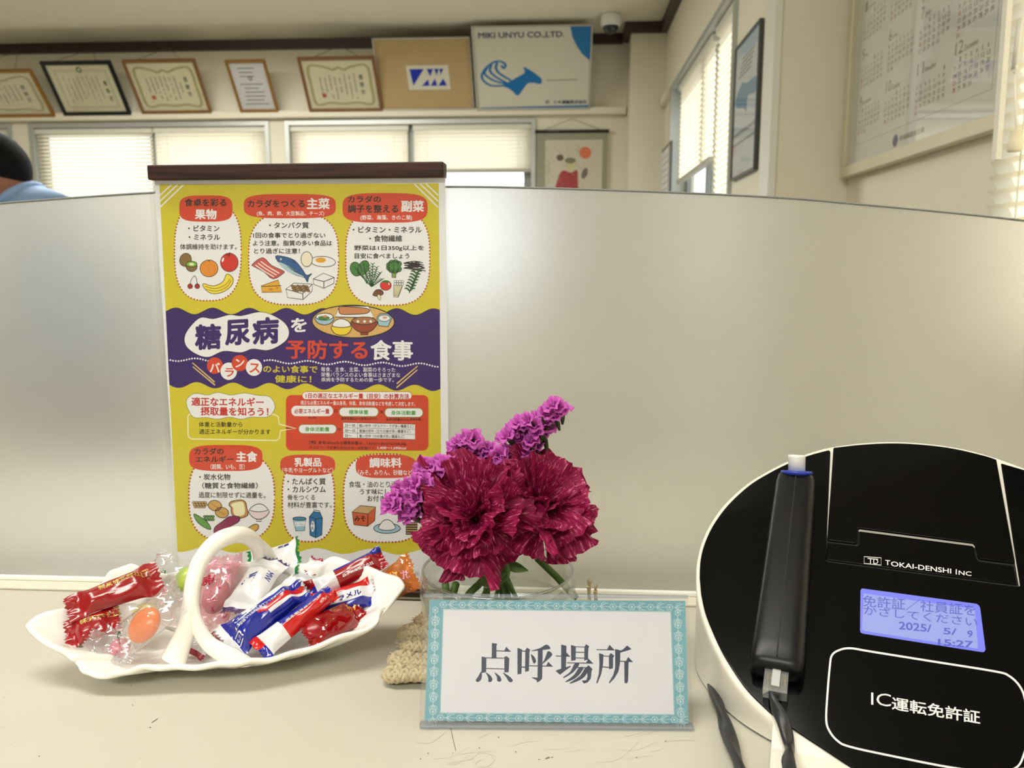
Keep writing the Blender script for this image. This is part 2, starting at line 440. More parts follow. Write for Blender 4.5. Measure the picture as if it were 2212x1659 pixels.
nb = blind('large near blind with tilt wand and pull cord, right of the calendar', nb_y1 - 1.45, nb_y1, w5zt - .02, w5zb - .06, -56, 'x', XR2 - .045, cords=(.1, .5, .93), pitch=.0225, sw=.028)
# tilt wand and pull cord of the near blind
Xw = XR2 - .072
a, b = onx(2182, -60, Xw), onx(2152, 345, Xw)
MB().obox((a + b) / 2, (.004, 0, 0), (0, .0065, 0), (b - a) / 2).build('tilt_wand', mat('wand_white', (226, 222, 208), .35), nb)
a, b = onx(2205, 40, Xw - .008), onx(2191, 150, Xw - .008)
c = onx(2196, 283, Xw - .008); dq = onx(2190, 322, Xw - .008)
mbc = MB(); mbc.obox((a + b) / 2, (.002, 0, 0), (0, .0055, 0), (b - a) / 2)
mbc.tube([b, b.lerp(c, .5) + V((0, .001, 0)), c], .0012, 8)
for k in range(3): mbc.tube([b + V((.001 * math.cos(t), .0055 * math.cos(t) + .002 * (k - 1), .005 * math.sin(t + k))) for t in [i * 6.283 / 10 for i in range(10)]], .0014, 6, closed=True)
pc = mbc.build('pull_cord', CORDM, nb, smooth=True)
MB().lathe([(.003, .0), (.0078, -.001), (.0105, -.028), (.009, -.0305), (.004, -.031)], c + V((0, 0, .002)), 20).build('cord_tassel', mat('tassel_cream', (228, 220, 190), .4), pc, smooth=True)

# ------------------------------------------------------------------ things on the back wall
INKG = mat('faded_print_ink', (96, 92, 70), .8); SEAL = mat('red_seal_ink', (190, 90, 70), .8)
PAPC = mat('cream_certificate_paper', (228, 222, 184), .7, var=.05); ORN = mat('ornamental_border', (178, 172, 116), .7, var=.25, scale=80)
PAPW = mat('white_paper', (226, 226, 224), .7); GLZ = clear('picture_glass', gloss=.035, rough=.03, edge=.3)
THR = mat('hanging_string', (120, 110, 90), .8)
def leaning(name, label, cat, bl, br, tl, tr, fw, fm, art, yb=BY - .05, yt=BY - .24, group=None, glass=True, fthick=.018):
    """frame standing on the ledge and leaning forward at its top; four picture corners"""
    b0, b1, t0, t1 = ony(*bl, yb), ony(*br, yb), ony(*tl, yt), ony(*tr, yt)
    w = ((b1 - b0).length + (t1 - t0).length) / 2; ex = V((1, 0, 0))
    bc, tcn = (b0 + b1) / 2, (t0 + t1) / 2; tcn.x = bc.x * .5 + tcn.x * .5; bc = V((tcn.x, bc.y, bc.z))
    h = (tcn - bc).length; ey = (tcn - bc) / h; n = ex.cross(ey)
    O = bc - ex * (w / 2)
    pt = lambda u, v, d=0: O + ex * u + ey * v + n * d
    t = thing(name, label, cat, bc, group)
    m = MB()
    for (u0, v0, u1, v1) in ((0, 0, w, fw), (0, h - fw, w, h), (0, fw, fw, h - fw), (w - fw, fw, w, h - fw)):
        m.obox(pt((u0 + u1) / 2, (v0 + v1) / 2), ex * ((u1 - u0) / 2), ey * ((v1 - v0) / 2), n * (fthick / 2))
    bev(m.build('frame', fm, t), .003, 2)
    MB().obox(pt(w / 2, h / 2, -.004), ex * (w / 2 - fw * .6), ey * (h / 2 - fw * .6), n * .002).build('backing_board', PAPW, t)
    iw, ih = w - 2 * fw, h - 2 * fw
    pr = Print((0, 0, 0), n, step=1.2e-4, mapper=lambda x, y, d: pt(fw + x * iw, fw + (1 - y) * ih, -.0015 + d))
    art(pr, ih / iw); pr.build('print', t)
    if glass: MB().obox(pt(w / 2, h / 2, .004), ex * (iw / 2), ey * (ih / 2), n * .0008).build('glazing', GLZ, t)
    return t, pt, w, h
def columns(p, x0, x1, y0, y1, n, rnd, m, cw=.6, skip=.12):
    """columns of illegibly small brush writing"""
    for i in range(n):
        cx = x1 - (x1 - x0) * (i + .5) / n; y = y0 + rnd.random() * .1 * (y1 - y0); cwid = (x1 - x0) / n * cw
        ye = y1 - rnd.random() * .35 * (y1 - y0)
        while y < ye:
            hgt = cwid * .9
            if rnd.random() > skip:
                for q in range(3):
                    yy = y + hgt * (q + .5) / 3.6; ww = cwid * (.3 + .5 * rnd.random()) / 2; p.lv(8).raw([(cx - ww, yy), (cx + ww, yy), (cx + ww, yy + hgt * .13), (cx - ww, yy + hgt * .13)], [(0, 1, 2, 3)], m)
                xx = cx + (rnd.random() - .5) * cwid * .4
                p.lv(9).raw([(xx, y), (xx + cwid * .1, y), (xx + cwid * .1, y + hgt * .8), (xx, y + hgt * .8)], [(0, 1, 2, 3)], m)
            y += hgt * 1.15
def award(seed, title='感謝状', mat_=True):
    def f(p, asp):
        rnd = random.Random(seed)
        p.poly([(0, 0), (1, 0), (1, 1), (0, 1)], PAPC)
        fr = sm([(.09, .13), (.3, .14), (.42, .2), (.5, .16), (.58, .2), (.7, .14), (.91, .13), (.93, .5), (.91, .9), (.7, .88), (.5, .9), (.3, .88), (.09, .9), (.07, .5)], 5)
        p.stroke(fr, .045, ORN, True)
        for i, ch in enumerate(title): p.text(ch, .77, .3 + i * .15, .83, .3 + i * .15 + .11, INKG, .03)
        columns(p, .18, .74, .27, .82, 8, rnd, INKG)
        p.lv(9).poly([(.2, .68), (.26, .68), (.26, .76), (.2, .76)], SEAL)
    return f
def black_award(p, asp):
    rnd = random.Random(3)
    p.poly([(0, 0), (1, 0), (1, 1), (0, 1)], PAPC)
    for q, w in ((.09, .008), (.115, .005)): p.stroke([(q, q * 1.3), (1 - q, q * 1.3), (1 - q, 1 - q), (q, 1 - q)], w, INKG, True)
    p.el(.5, .11, .042, .06, INKG).el(.5, .11, .022, .03, PAPC)
    for i, ch in enumerate('表彰状'): p.text(ch, .8, .34 + i * .16, .86, .34 + i * .16 + .11, INKG, .03)
    columns(p, .16, .76, .22, .86, 8, rnd, INKG, .45)
def small_doc(p, asp):
    rnd = random.Random(5)
    p.poly([(0, 0), (1, 0), (1, 1), (0, 1)], PAPW)
    p.el(.5, .33, .06, .05, INKG).el(.5, .33, .03, .025, PAPW)
    for i in range(9):
        y = .12 + i * .085 + (.08 if i > 2 else 0); a = .15 + .1 * rnd.random(); p.lv(4).stroke([(a, y), (1 - a * (.7 + rnd.random()), y)], .018, INKG)
GOLD = mat('gold_brown_frame', (150, 108, 44), .35, metal=.25, var=.15); BRN = mat('brown_wood_frame', (126, 88, 48), .4, var=.2)
BLK = mat('black_lacquer_frame', (16, 15, 18), .3); SILV = mat('silver_frame', (196, 192, 180), .35, metal=.5)
def cord(t, pt, w, h, apex):
    MB().tube([pt(w * .2, h - .004, -.006), apex, pt(w * .8, h - .004, -.006)], .0016, 6).build('hanging_cord', THR, t)
gp = 'framed certificates along the ledge'
t, pt, w, h = leaning('certificate_frame', 'gold-framed certificate cut by the left edge, above the person', 'certificate', (-62, 254), (110, 251), (-95, 152), (78, 149), .017, GOLD, award(1), group=gp)
cord(t, pt, w, h, ony(38, 110, BY - .03))
t, pt, w, h = leaning('certificate_frame', 'black-framed certificate with a round crest at its top', 'certificate', (135, 250), (280, 247), (90, 133), (243, 130), .02, BLK, black_award, group=gp)
cord(t, pt, w, h, ony(196, 107, BY - .03))
t, pt, w, h = leaning('certificate_frame', 'brown-framed certificate right of the black-framed one', 'certificate', (304, 246), (455, 243), (266, 130), (424, 126), .016, BRN, award(2), group=gp)
cord(t, pt, w, h, ony(362, 104, BY - .03))
t, pt, w, h = leaning('certificate_frame', 'small narrow gold-framed document on white paper', 'certificate', (518, 242), (600, 241), (487, 130), (575, 128), .015, GOLD, small_doc, group=gp)
t, pt, w, h = leaning('certificate_frame', 'brown-framed certificate touching the tan logo board', 'certificate', (667, 241), (832, 239), (643, 124), (804, 121), .016, BRN, award(4), group=gp)
cord(t, pt, w, h, ony(735, 99, BY - .03))
TAN = mat('tan_board', (184, 158, 114), .5, var=.08, scale=8); NAVY = mat('royal_blue_print', (24, 48, 168), .5); BOARD = mat('pale_board', (214, 210, 192), .5, var=.03, scale=5)
def tan(p, asp):
    p.poly([(0, 0), (1, 0), (1, 1), (0, 1)], TAN)
    p.poly([(.31, .37), (.76, .37), (.77, .72), (.32, .72)], BOARD)
    # four blue strokes of an M: two full triangles, two slashes over their feet
    p.k = 4
    for q in ([(.345, .42), (.50, .42), (.37, .66)], [(.53, .42), (.60, .42), (.56, .53)], [(.61, .42), (.66, .42), (.63, .52)], [(.665, .42), (.71, .42), (.675, .51)],
              [(.46, .665), (.535, .57), (.545, .665)], [(.555, .665), (.61, .56), (.63, .665)], [(.64, .665), (.70, .56), (.735, .665)]): p.raw(q, [(0, 1, 2)], NAVY)
leaning('logo_board', 'tan signboard with a small blue striped logo on a pale patch', 'sign board', (823, 238), (1023, 237), (803, 83), (1018, 78), .008, SILV, tan, glass=False)
BLU = mat('horse_blue', (22, 112, 176), .45); DBL = mat('dark_blue_print', (28, 52, 100), .5)
def horse(p, asp):
    p.poly([(0, 0), (1, 0), (1, 1), (0, 1)], BOARD)
    k = lambda x, y: ((x - 100) / 1880, (y - 110) / 1390)
    K = lambda *a: [k(*q) for q in a]
    p.poly(K((1650, 115), (1690, 300), (1760, 440), (1850, 570), (1975, 680), (1985, 115)), BLU)
    p.poly(K((150, 1478), (1975, 1455), (1975, 1495), (150, 1510)), BLU)
    p.poly(sm(K((530, 1090), (620, 1040), (760, 960), (910, 870), (890, 780), (960, 800), (1080, 880), (1180, 970), (1195, 1020), (1170, 1070), (1060, 1050), (960, 1060), (880, 1160), (785, 1270), (700, 1190), (620, 1130)), 4), BLU)
    for q in ([(560, 1090), (330, 1080), (200, 950), (260, 800), (400, 690), (520, 670), (600, 730), (570, 790), (530, 740)], [(600, 1060), (400, 1000), (250, 880), (300, 770)], [(620, 1050), (440, 940), (340, 830), (370, 730)], [(680, 1000), (500, 880), (440, 780), (470, 690)]):
        p.stroke(sm(K(*q), 5, False), .022, BLU)
    p.text('MIKI UNYU CO.,LTD.', *k(180, 190), *k(1560, 300), DBL, .03)
    p.lv(6).stroke(K((1270, 1010), (1780, 1000)), .008, INKG)
    p.text('ミキ運輸株式会社', *k(1390, 1360), *k(1945, 1430), DBL, .03); p.stroke(K((1260, 1370), (1290, 1360), (1310, 1400), (1270, 1420)), .01, DBL, True)
leaning('logo_board', 'white company signboard with a blue horse logo, blue top corner', 'sign board', (1027, 238), (1276, 236), (1020, 57), (1279, 51), .008, SILV, horse, glass=False, yt=BY - .3)
# hanging scroll
ys = BY - .02
t = thing('hanging_scroll', 'grey hanging scroll with a red-robed figure and orange sun', 'scroll', ony(1233, 420, ys))
a, b = ony(1160, 287, ys), ony(1312, 281, ys); zb_ = 1.02
zt_ = (a.z + b.z) / 2
MB().box((a.x, ys - .003, zb_), (b.x, ys, zt_)).build('cloth', mat('scroll_grey_silk', (148, 146, 124), .8, var=.1, scale=60), t)
ia, ib = ony(1178, 303, ys - .003), ony(1302, 303, ys - .003)
MB().box((ia.x, ys - .0045, zb_ + .12), (ib.x, ys - .003, ia.z)).build('painting_paper', mat('scroll_paper', (196, 190, 172), .8, var=.05), t)
pr = Print((0, ys - .0046, 0), (0, -1, 0), step=1e-4).frame(1000, 230, 6.506)
pr.el(1720, 650, 85, 85, mat('sun_orange', (206, 112, 74), .7)); pr.poly(sm([(1330, 1030), (1400, 900), (1520, 930), (1610, 900), (1620, 1130), (1660, 1300), (1300, 1300)], 4), mat('robe_red', (160, 60, 64), .7, var=.4, scale=120))
pr.el(1515, 820, 70, 90, mat('pale_face', (196, 186, 140), .7)).el(1510, 760, 80, 40, mat('hair_grey', (120, 116, 90), .7)).el(1365, 720, 50, 45, mat('brush_brown', (96, 84, 64), .7)).el(1710, 940, 40, 80, mat('fan_grey', (110, 100, 90), .7, var=.3), 20)
rnd = random.Random(9)
for i in range(26):
    x, y = 1160 + rnd.random() * 760, 520 + rnd.random() * 600; pr.lv(6).stroke(sm([(x, y), (x + rnd.uniform(-50, 50), y + 40), (x + rnd.uniform(-80, 80), y + 90)], 3, False), 5, mat('brush_stroke', (150, 140, 120), .8))
pr.build('painted_figure', t)
MB().tube([(a.x - .01, ys - .004, zt_), (b.x + .01, ys - .004, zt_)], .009, 10).build('top_rod', BLK, t, True)
MB().tube([(a.x - .02, ys - .004, zb_), (b.x + .02, ys - .004, zb_)], .012, 10).build('bottom_rod', BLK, t, True)
ap = ony(1236, 256, ys)
MB().tube([(a.x + .02, ys - .004, zt_), ap, (b.x - .02, ys - .004, zt_)], .0015, 6).build('hanging_cord', THR, t)
# dome camera on the ceiling
ctr = onz(1320, 31, CZ)
t = thing('dome_camera', 'small white dome camera with dark lens, on the ceiling corner', 'security camera', ctr)
MB().lathe([(.048, 0), (.05, -.015), (.05, -.05), (.046, -.058), (.02, -.06)], ctr, 28).build('housing', mat('camera_white', (230, 230, 226), .4), t, True)
MB().lathe([(.04, -.055), (.038, -.07), (.028, -.085), (.012, -.092), (.0001, -.093)], ctr, 28).build('lens_dome', mat('dark_dome', (40, 48, 52), .15), t, True)
# framed picture on the right wall
def on_right(X_, pts, name, label, cat, fm, fw, art=None, thick=.02, glass=True):
    Xf = X_ - thick
    y0 = onx(*pts[0], Xf).y; y1 = onx(*pts[1], Xf).y
    z1 = onx(*pts[0], Xf).z; z0 = onx(*pts[2], Xf).z; w, h = y0 - y1, z1 - z0
    t = thing(name, label, cat, (X_, (y0 + y1) / 2, z0))
    # u runs from the far edge towards the camera
    pt = lambda u, v, d=0: V((X_ - d, y0 - u, z0 + v))
    m = MB()
    for (a0, b0, a1, b1) in ((0, 0, w, fw), (0, h - fw, w, h), (0, fw, fw, h - fw), (w - fw, fw, w, h - fw)):
        m.box(*[[f(q) for q in zip(pt(a0, b0), pt(a1, b1, thick))] for f in (min, max)])
    bev(m.build('frame', fm, t), .002, 2)
    MB().box(*[[f(q) for q in zip(pt(fw * .5, fw * .5, .001), pt(w - fw * .5, h - fw * .5, thick * .5))] for f in (min, max)]).build('backing_board', PAPW, t)
    iw, ih = w - 2 * fw, h - 2 * fw
    pr = Print((0, 0, 0), (-1, 0, 0), step=1e-4, mapper=lambda x, y, d: pt(fw + x * iw, fw + (1 - y) * ih, thick * .5 + .0003 + d))
    art(pr, ih / iw); pr.build('print', t)
    if glass: MB().box(*[[f(q) for q in zip(pt(fw, fw, thick * .8), pt(w - fw, h - fw, thick * .8 + .001))] for f in (min, max)]).build('glazing', GLZ, t)
    return t
def mapart(p, asp):
    p.poly([(0, 0), (1, 0), (1, 1), (0, 1)], mat('map_paper', (214, 222, 224), .6))
    p.poly(sm([(.05, .38), (.3, .3), (.5, .33), (.95, .36), (.9, .46), (.6, .44), (.55, .55), (.4, .5), (.1, .46)], 4), mat('map_blue', (110, 150, 176), .6))
    for i in range(5): p.lv(3).stroke([(.3 - .04 * i, .12 + .03 * i), (.8 - .03 * i, .12 + .03 * i)], .01, INKG)
    p.poly([(0, .66), (1, .66), (1, .69), (0, .69)], mat('map_grey', (150, 156, 156), .6)); p.poly([(0, .74), (1, .74), (1, .76), (0, .76)], mat('map_grey', (150, 156, 156), .6))
yA = wy(1587, 106); zA = onx(1587, 106, XR1).z
on_right(XR1 - .002, [(1587, 106), (1634, 200), (1580, 390)], 'picture_frame', 'dark-framed picture with pale blue print, beside the lowered blind', 'picture', mat('dark_metal_frame', (60, 62, 58), .35), .008, mapart, .012)
def notes(p, asp):
    p.poly([(0, 0), (1, 0), (1, 1), (0, 1)], PAPW)
    for i in range(7): p.lv(3).stroke([(.2, .12 + i * .1), (.8 - .06 * (i % 3), .12 + i * .1)], .012, INKG if i % 3 else SEAL)
on_right(XR1 - .002, [(1426, 330), (1448, 330), (1424, 470)], 'notice_sheet', 'dark-edged notice sheet near the room corner on the right wall', 'notice', mat('dark_edge', (70, 74, 70), .4), .008, notes, .01, False)
# wall calendar on the near right wall
def calart(p, asp):
    ink = mat('calendar_ink', (146, 143, 126), .7); red = mat('calendar_red', (196, 110, 96), .7)
    p.poly([(0, 0), (1, 0), (1, 1), (0, 1)], mat('calendar_paper', (222, 222, 212), .5))
    for q, w in ((0, .0025),): p.lv(2).stroke([(.05, .03), (.95, .03), (.95, .905), (.05, .905)], w, ink, True)
    names = ['January', 'February', 'March', 'April', 'May', 'June', 'July', 'August', 'September', 'October', 'November', 'December']
    rh = .226
    cal = calendar.Calendar(6)
    p.text('2025', .42, .08, .58, .17, ink, .02)
    for mth in range(12):
        r, c = divmod(mth, 4); x0 = .075 + c * .225; y0 = .222 + r * rh
        s_ = str(mth + 1); w = .026 * len(s_) * .8
        p.text(s_, x0, y0, x0 + w, y0 + .048, ink, 0); p.text(names[mth], x0 + w + .006, y0 + .026, x0 + w + .006 + .009 * len(names[mth]), y0 + .048, ink, 0)
        for wk, days in enumerate(cal.monthdayscalendar(2025, mth + 1)):
            for d_, dd in enumerate(days):
                if dd:
                    q = str(dd); xx = x0 + d_ * .0275; yy = y0 + .062 + wk * .0265; w = .0075 * len(q)
                    p.text(q, xx, yy, xx + w, yy + .017, red if d_ == 0 else ink, .01)
    p.lv(3).el(.40, .957, .019, .019 / asp * .98, mat('emblem_indigo', (52, 48, 112), .5))
    p.text('東海道運用企業', .43, .944, .60, .968, ink, .02)
CALT = on_right(XR2 - .003, [(1841, -95), (2168, 200), (1838, 378)], 'wall_calendar', 'large cream-framed yearly wall calendar beside the near blind', 'calendar', mat('cream_calendar_frame', (212, 204, 176), .45, var=.06), .026, calart, .024)
# ------------------------------------------------------------------ counter and frosted screen
def worktop_mat():
    m = mat('counter_laminate', (200, 196, 181), 0.42, var=.035, scale=7, spec=.4)
    return m
CT = thing('counter', 'long off-white laminate counter with fine scratches', 'counter', (-.8, .5, 0))
XC0, XC1 = -2.3, XR2 - .005
bev(MB().box((XC0, .10, .96), (XC1, 1.0, 1.0)).build('worktop', worktop_mat(), CT), .004, 3)
MB().box((XC0 + .04, .16, .0), (XC1, .92, .96)).build('cabinet_body', mat('counter_side', (206, 200, 182), .6), CT)
SCR = mat('scratch_dark', (98, 88, 72), .8); SCR2 = mat('scratch_faint', (186, 178, 156), .7)
pr = Print((0, 0, 1.0), (0, 0, 1), step=8e-5).frame(880, 1240, 3.3515)
rnd = random.Random(21)
for a, b, w in (((312, 1112), (350, 1280), 4), ((1000, 1338), (1030, 1328), 8), ((945, 1346), (962, 1344), 4), ((1040, 1330), (1055, 1325), 4), ((325, 1296), (335, 1300), 3)): pr.lv(1).stroke([a, b], w, SCR)
for x, y in ((660, 1184), (1868, 1210), (785, 1290), (95, 1340), (520, 1260), (1660, 1330), (150, 1300)): pr.lv(1).el(x, y, 5, 4, SCR, k=8)
pr.lv(1).stroke(sm([(470, 1340), (520, 1300), (590, 1305), (630, 1340), (600, 1385), (530, 1400), (490, 1375), (540, 1345)], 4, False), 2, SCR2)
for i in range(18):
    x, y = rnd.uniform(60, 2000), rnd.uniform(1125, 1390); l = rnd.uniform(40, 160); pr.lv(1).stroke(sm([(x, y), (x + l, y - l * .3 * rnd.random()), (x + 2 * l, y - l * rnd.random())], 4, False), 1.6, SCR2)
pr.frame(0, 1150, 3.26)
for i in range(12):
    x, y = rnd.uniform(0, 1100), rnd.uniform(1050, 1600); pr.lv(1).el(x, y, rnd.uniform(3, 8), rnd.uniform(2, 5), SCR2 if i % 3 else SCR, k=8)
pr.lv(1).stroke([(1068, 1342), (1112, 1312)], 4, SCR)
tag(pr.build('surface_scratches', CT), kind='stuff')  # scratches and small specks of the worktop

def frosted():
    m = bpy.data.materials.new('frosted_acrylic'); m.use_nodes = True
    N, L = m.node_tree.nodes, m.node_tree.links
    b = N['Principled BSDF']; b.inputs['Base Color'].default_value = (.97, .975, .97, 1)
    b.inputs['Transmission Weight'].default_value = 1; b.inputs['Roughness'].default_value = .36; b.inputs['IOR'].default_value = 1.4
    d = N.new('ShaderNodeBsdfTranslucent'); d.inputs[0].default_value = (.9, .9, .88, 1)
    e = N.new('ShaderNodeBsdfDiffuse'); e.inputs[0].default_value = (.8, .8, .78, 1)
    x = N.new('ShaderNodeMixShader'); x.inputs[0].default_value = .5; L.new(d.outputs[0], x.inputs[1]); L.new(e.outputs[0], x.inputs[2])
    y = N.new('ShaderNodeMixShader'); y.inputs[0].default_value = .16; L.new(b.outputs[0], y.inputs[1]); L.new(x.outputs[0], y.inputs[2])
    t = N.new('ShaderNodeTexCoord'); n = N.new('ShaderNodeTexNoise'); n.inputs['Scale'].default_value = 900
    bp = N.new('ShaderNodeBump'); bp.inputs['Strength'].default_value = .08; bp.inputs['Distance'].default_value = .001
    L.new(t.outputs['Object'], n.inputs['Vector']); L.new(n.outputs[0], bp.inputs['Height']); L.new(bp.outputs[0], b.inputs['Normal'])
    L.new(y.outputs[0], N['Material Output'].inputs[0]); return m
PY = .590
PT = thing('counter_screen', 'frosted acrylic counter screen with curved top edge', 'partition', (-.6, PY, 1.0))
top = [ony(px, py, PY) for px, py in sm([(-2600, 900), (-1500, 640), (-700, 518), (-300, 466), (0, 439), (332, 415.7), (640, 405.5), (966, 403), (1147, 405.5), (1400, 413.5), (1653, 425), (1830, 438.5), (2212, 476), (2600, 531), (2850, 575)], 6, False)]
top = [p for p in top if p.x < XC1 and p.x > XC0]
poly = [V((top[0].x, PY, 1.003))] + top + [V((top[-1].x, PY, 1.003))]
MB().prism([(p.x, PY, p.z) for p in poly], (0, .005, 0)).build('panel', frosted(), PT)
MB().tube([(p.x, PY + .0025, p.z) for p in top], .0026, 6, flat=.35).build('edge_trim', mat('screen_edge_grey', (126, 130, 128), .4), PT)
bev(MB().box((XC0, .574, 1.0), (XC1, .612, 1.003)).build('bottom_rail', mat('screen_rail_cream', (222, 217, 200), .4), PT), .0012, 2)
bev(MB().box((XC0, .586, 1.003), (XC1, .5898, 1.0068)).build('highlight_bead', mat('highlight_white', (246, 245, 238), .3), PT), .001, 2)  # bright line where glass meets rail: its highlight built as a white strip

# ------------------------------------------------------------------ poster stand and poster
def wood():
    m = mat('dark_rosewood', (58, 30, 26), .5, var=0, spec=.3)
    N, L = m.node_tree.nodes, m.node_tree.links
    t = N.new('ShaderNodeTexCoord'); mp = N.new('ShaderNodeMapping'); mp.inputs['Scale'].default_value = (6, 90, 160)
    n = N.new('ShaderNodeTexNoise'); n.inputs['Scale'].default_value = 3; n.inputs['Detail'].default_value = 6
    r = N.new('ShaderNodeValToRGB'); r.color_ramp.elements[0].position = .35; r.color_ramp.elements[0].color = (*lin((26, 12, 11)), 1); r.color_ramp.elements[1].position = .7; r.color_ramp.elements[1].color = (*lin((66, 36, 29)), 1)
    L.new(t.outputs['Object'], mp.inputs[0]); L.new(mp.outputs[0], n.inputs['Vector']); L.new(n.outputs[0], r.inputs[0]); L.new(r.outputs[0], N['Principled BSDF'].inputs['Base Color'])
    return m
PA = R(1.6)
pex, pn = V((math.cos(PA), -math.sin(PA), 0)), V((-math.sin(PA), -math.cos(PA), 0))
PP = ony(650, 830, .580)
pp = lambda px, py: onp(px, py, PP, pn)
ACR = clear('clear_acrylic', (.985, .99, .985), gloss=.012, rough=.02, edge=.15)
ps = thing('poster_stand', 'clear acrylic poster stand with dark wood top bar and base', 'stand', (PP.x, PP.y, 1.003))
a, b, c, d = pp(327, 359), pp(961, 351), pp(330, 391), pp(962, 384)
wd = wood(); zt, zb = (a.z + b.z) / 2, (c.z + d.z) / 2; cx = (a + b + c + d) / 4
hw = (b - a).length / 2
bev(MB().obox((cx.x, cx.y, (zt + zb) / 2), pex * hw, pn * .007, (0, 0, (zt - zb) / 2)).build('top_bar', wd, ps), .0012, 3)
z_b = pp(870, 1271).z
bev(MB().obox((cx.x, cx.y, (1.003 + z_b) / 2), pex * (hw + .004), pn * .0058, (0, 0, (z_b - 1.003) / 2)).build('base', wd, ps), .0012, 3)
for nm, off in (('front_sheet', .0022), ('back_sheet', -.0022)):
    o = MB().obox(V((cx.x, cx.y, (zb + .004 + z_b) / 2)) + pn * off, pex * (hw + .0012), pn * .0007, (0, 0, (zb + .004 - z_b) / 2)).build(nm, ACR, ps)
po = thing('poster', 'yellow and purple dietary health poster inside the acrylic stand', 'poster', (PP.x, PP.y, z_b))
c0, c1 = pp(334, 388), pp(962, 383)
pw = (c1 - c0).length; pc = (c0 + c1) / 2
MB().obox((pc.x, pc.y, (zb + .003 + z_b) / 2), pex * (pw / 2), pn * .00012, (0, 0, (zb + .003 - z_b) / 2)).build('paper', mat('poster_paper_white', (236, 236, 243), .55), po)
Yl = mat('poster_yellow', (210, 195, 42), .55, var=.05, scale=300); Pu = mat('poster_purple', (48, 8, 102), .5, var=.03); Rd = mat('poster_red', (208, 62, 30), .55)
Wh = mat('poster_white', (238, 237, 243), .55, var=.02); Ik = mat('poster_black', (12, 11, 12), .55, var=0); DR = mat('poster_dot_red', (176, 74, 40), .55)
Gn = mat('poster_green', (70, 160, 60), .55); Cr = mat('poster_cream', (240, 234, 190), .55); G2 = mat('olive_line', (120, 130, 50), .55)
C = lambda n, *c: mat('art_' + n, c, .55, var=.05)
p = Print(PP + pn * .00016, pn)
# yellow ground
p.frame(0, 0, 1)
left = lambda y: 344.4 + (y - 398) * .0495; right = lambda y: 947.7 + (y - 398) * .0085
wav = lambda y0, amp, per, ph, sl=0: [(x, y0 - amp * math.cos(2 * math.pi * (x - ph) / per) + sl * (x - ph)) for x in [left(y0) + (right(y0) - left(y0)) * i / 140 for i in range(141)]]
p.lv(0).poly([(left(398), 398.5), (right(398), 396)] + wav(1187, 6, 118, 448, .012)[::-1], Yl)
p.poly(wav(672, 7, 79.5, 380, .003) + wav(832, 6.5, 78.5, 425, .012)[::-1], Pu)
p.stroke(wav(672, 7, 79.5, 380, .003), 1, Ik)
# frame corner stripes
for i in range(3):
    q = 24 + i * 13
    p.lv(3).stroke([(left(398) + 1, 398 + q), (left(398) + q + 2, 399)], 3, Wh); p.stroke([(right(398) - 1, 398 + q), (right(398) - q - 3, 397)], 3, Wh)
# --- upper half in crop coordinates
p.frame(320, 340, 3.191)
def panel(cx, cy, a, b, n=2.8, gap=22):
    q = sup(cx, cy, a, b, n, 90); p.lv(3).poly(q, Wh); p.dots(q, 6.2, DR, gap)
def head(x0, y0, x1, y1, n=3.6): p.lv(6).poly(sup((x0 + x1) / 2, (y0 + y1) / 2, (x1 - x0) / 2, (y1 - y0) / 2, n, 60), Rd)
panel(412, 650, 230, 338); panel(1003, 700, 310, 316, 3.0); panel(1652, 690, 290, 330, 3.0)
head(215, 262, 582, 443); head(660, 252, 1294, 420); head(1340, 246, 1926, 450)
p.lv(9)
B1, B2 = .032, .042
T = p.text
T('食卓を彩る', 252, 284, 540, 338, Ik, B1); T('果物', 322, 356, 473, 428, Wh, B2)
T('カラダをつくる', 686, 292, 1080, 345, Ik, B1); T('主菜', 1094, 280, 1252, 358, Wh, B2); T('(魚、肉、卵、大豆製品、チーズ)', 750, 370, 1214, 406, Wh, .014)
T('カラダの', 1376, 264, 1606, 312, Ik, B1); T('調子を整える', 1376, 326, 1724, 382, Ik, B1); T('副菜', 1744, 296, 1902, 376, Wh, B2); T('(野菜、海藻、きのこ類)', 1464, 398, 1820, 436, Wh, .014)
T('・ビタミン', 276, 468, 492, 510, Ik, .024); T('・ミネラル', 280, 530, 496, 570, Ik, .024); T('体調維持を助けます。', 220, 596, 612, 636, Ik, .014)
T('・タンパク質', 834, 446, 1108, 490, Ik, .024); T('1回の食事でとり過ぎない', 724, 518, 1222, 556, Ik, .024); T('よう注意。脂質の多い食品は', 722, 572, 1268, 610, Ik, .024); T('とり過ぎに注意！', 730, 626, 1046, 664, Ik, .024)
T('・ビタミン・ミネラル', 1410, 476, 1886, 520, Ik, .024); T('・食物繊維', 1524, 536, 1752, 582, Ik, .024); T('野菜は1日350g以上を', 1420, 606, 1902, 646, Ik, .024); T('目安に食べましょう', 1424, 660, 1800, 698, Ik, .024)
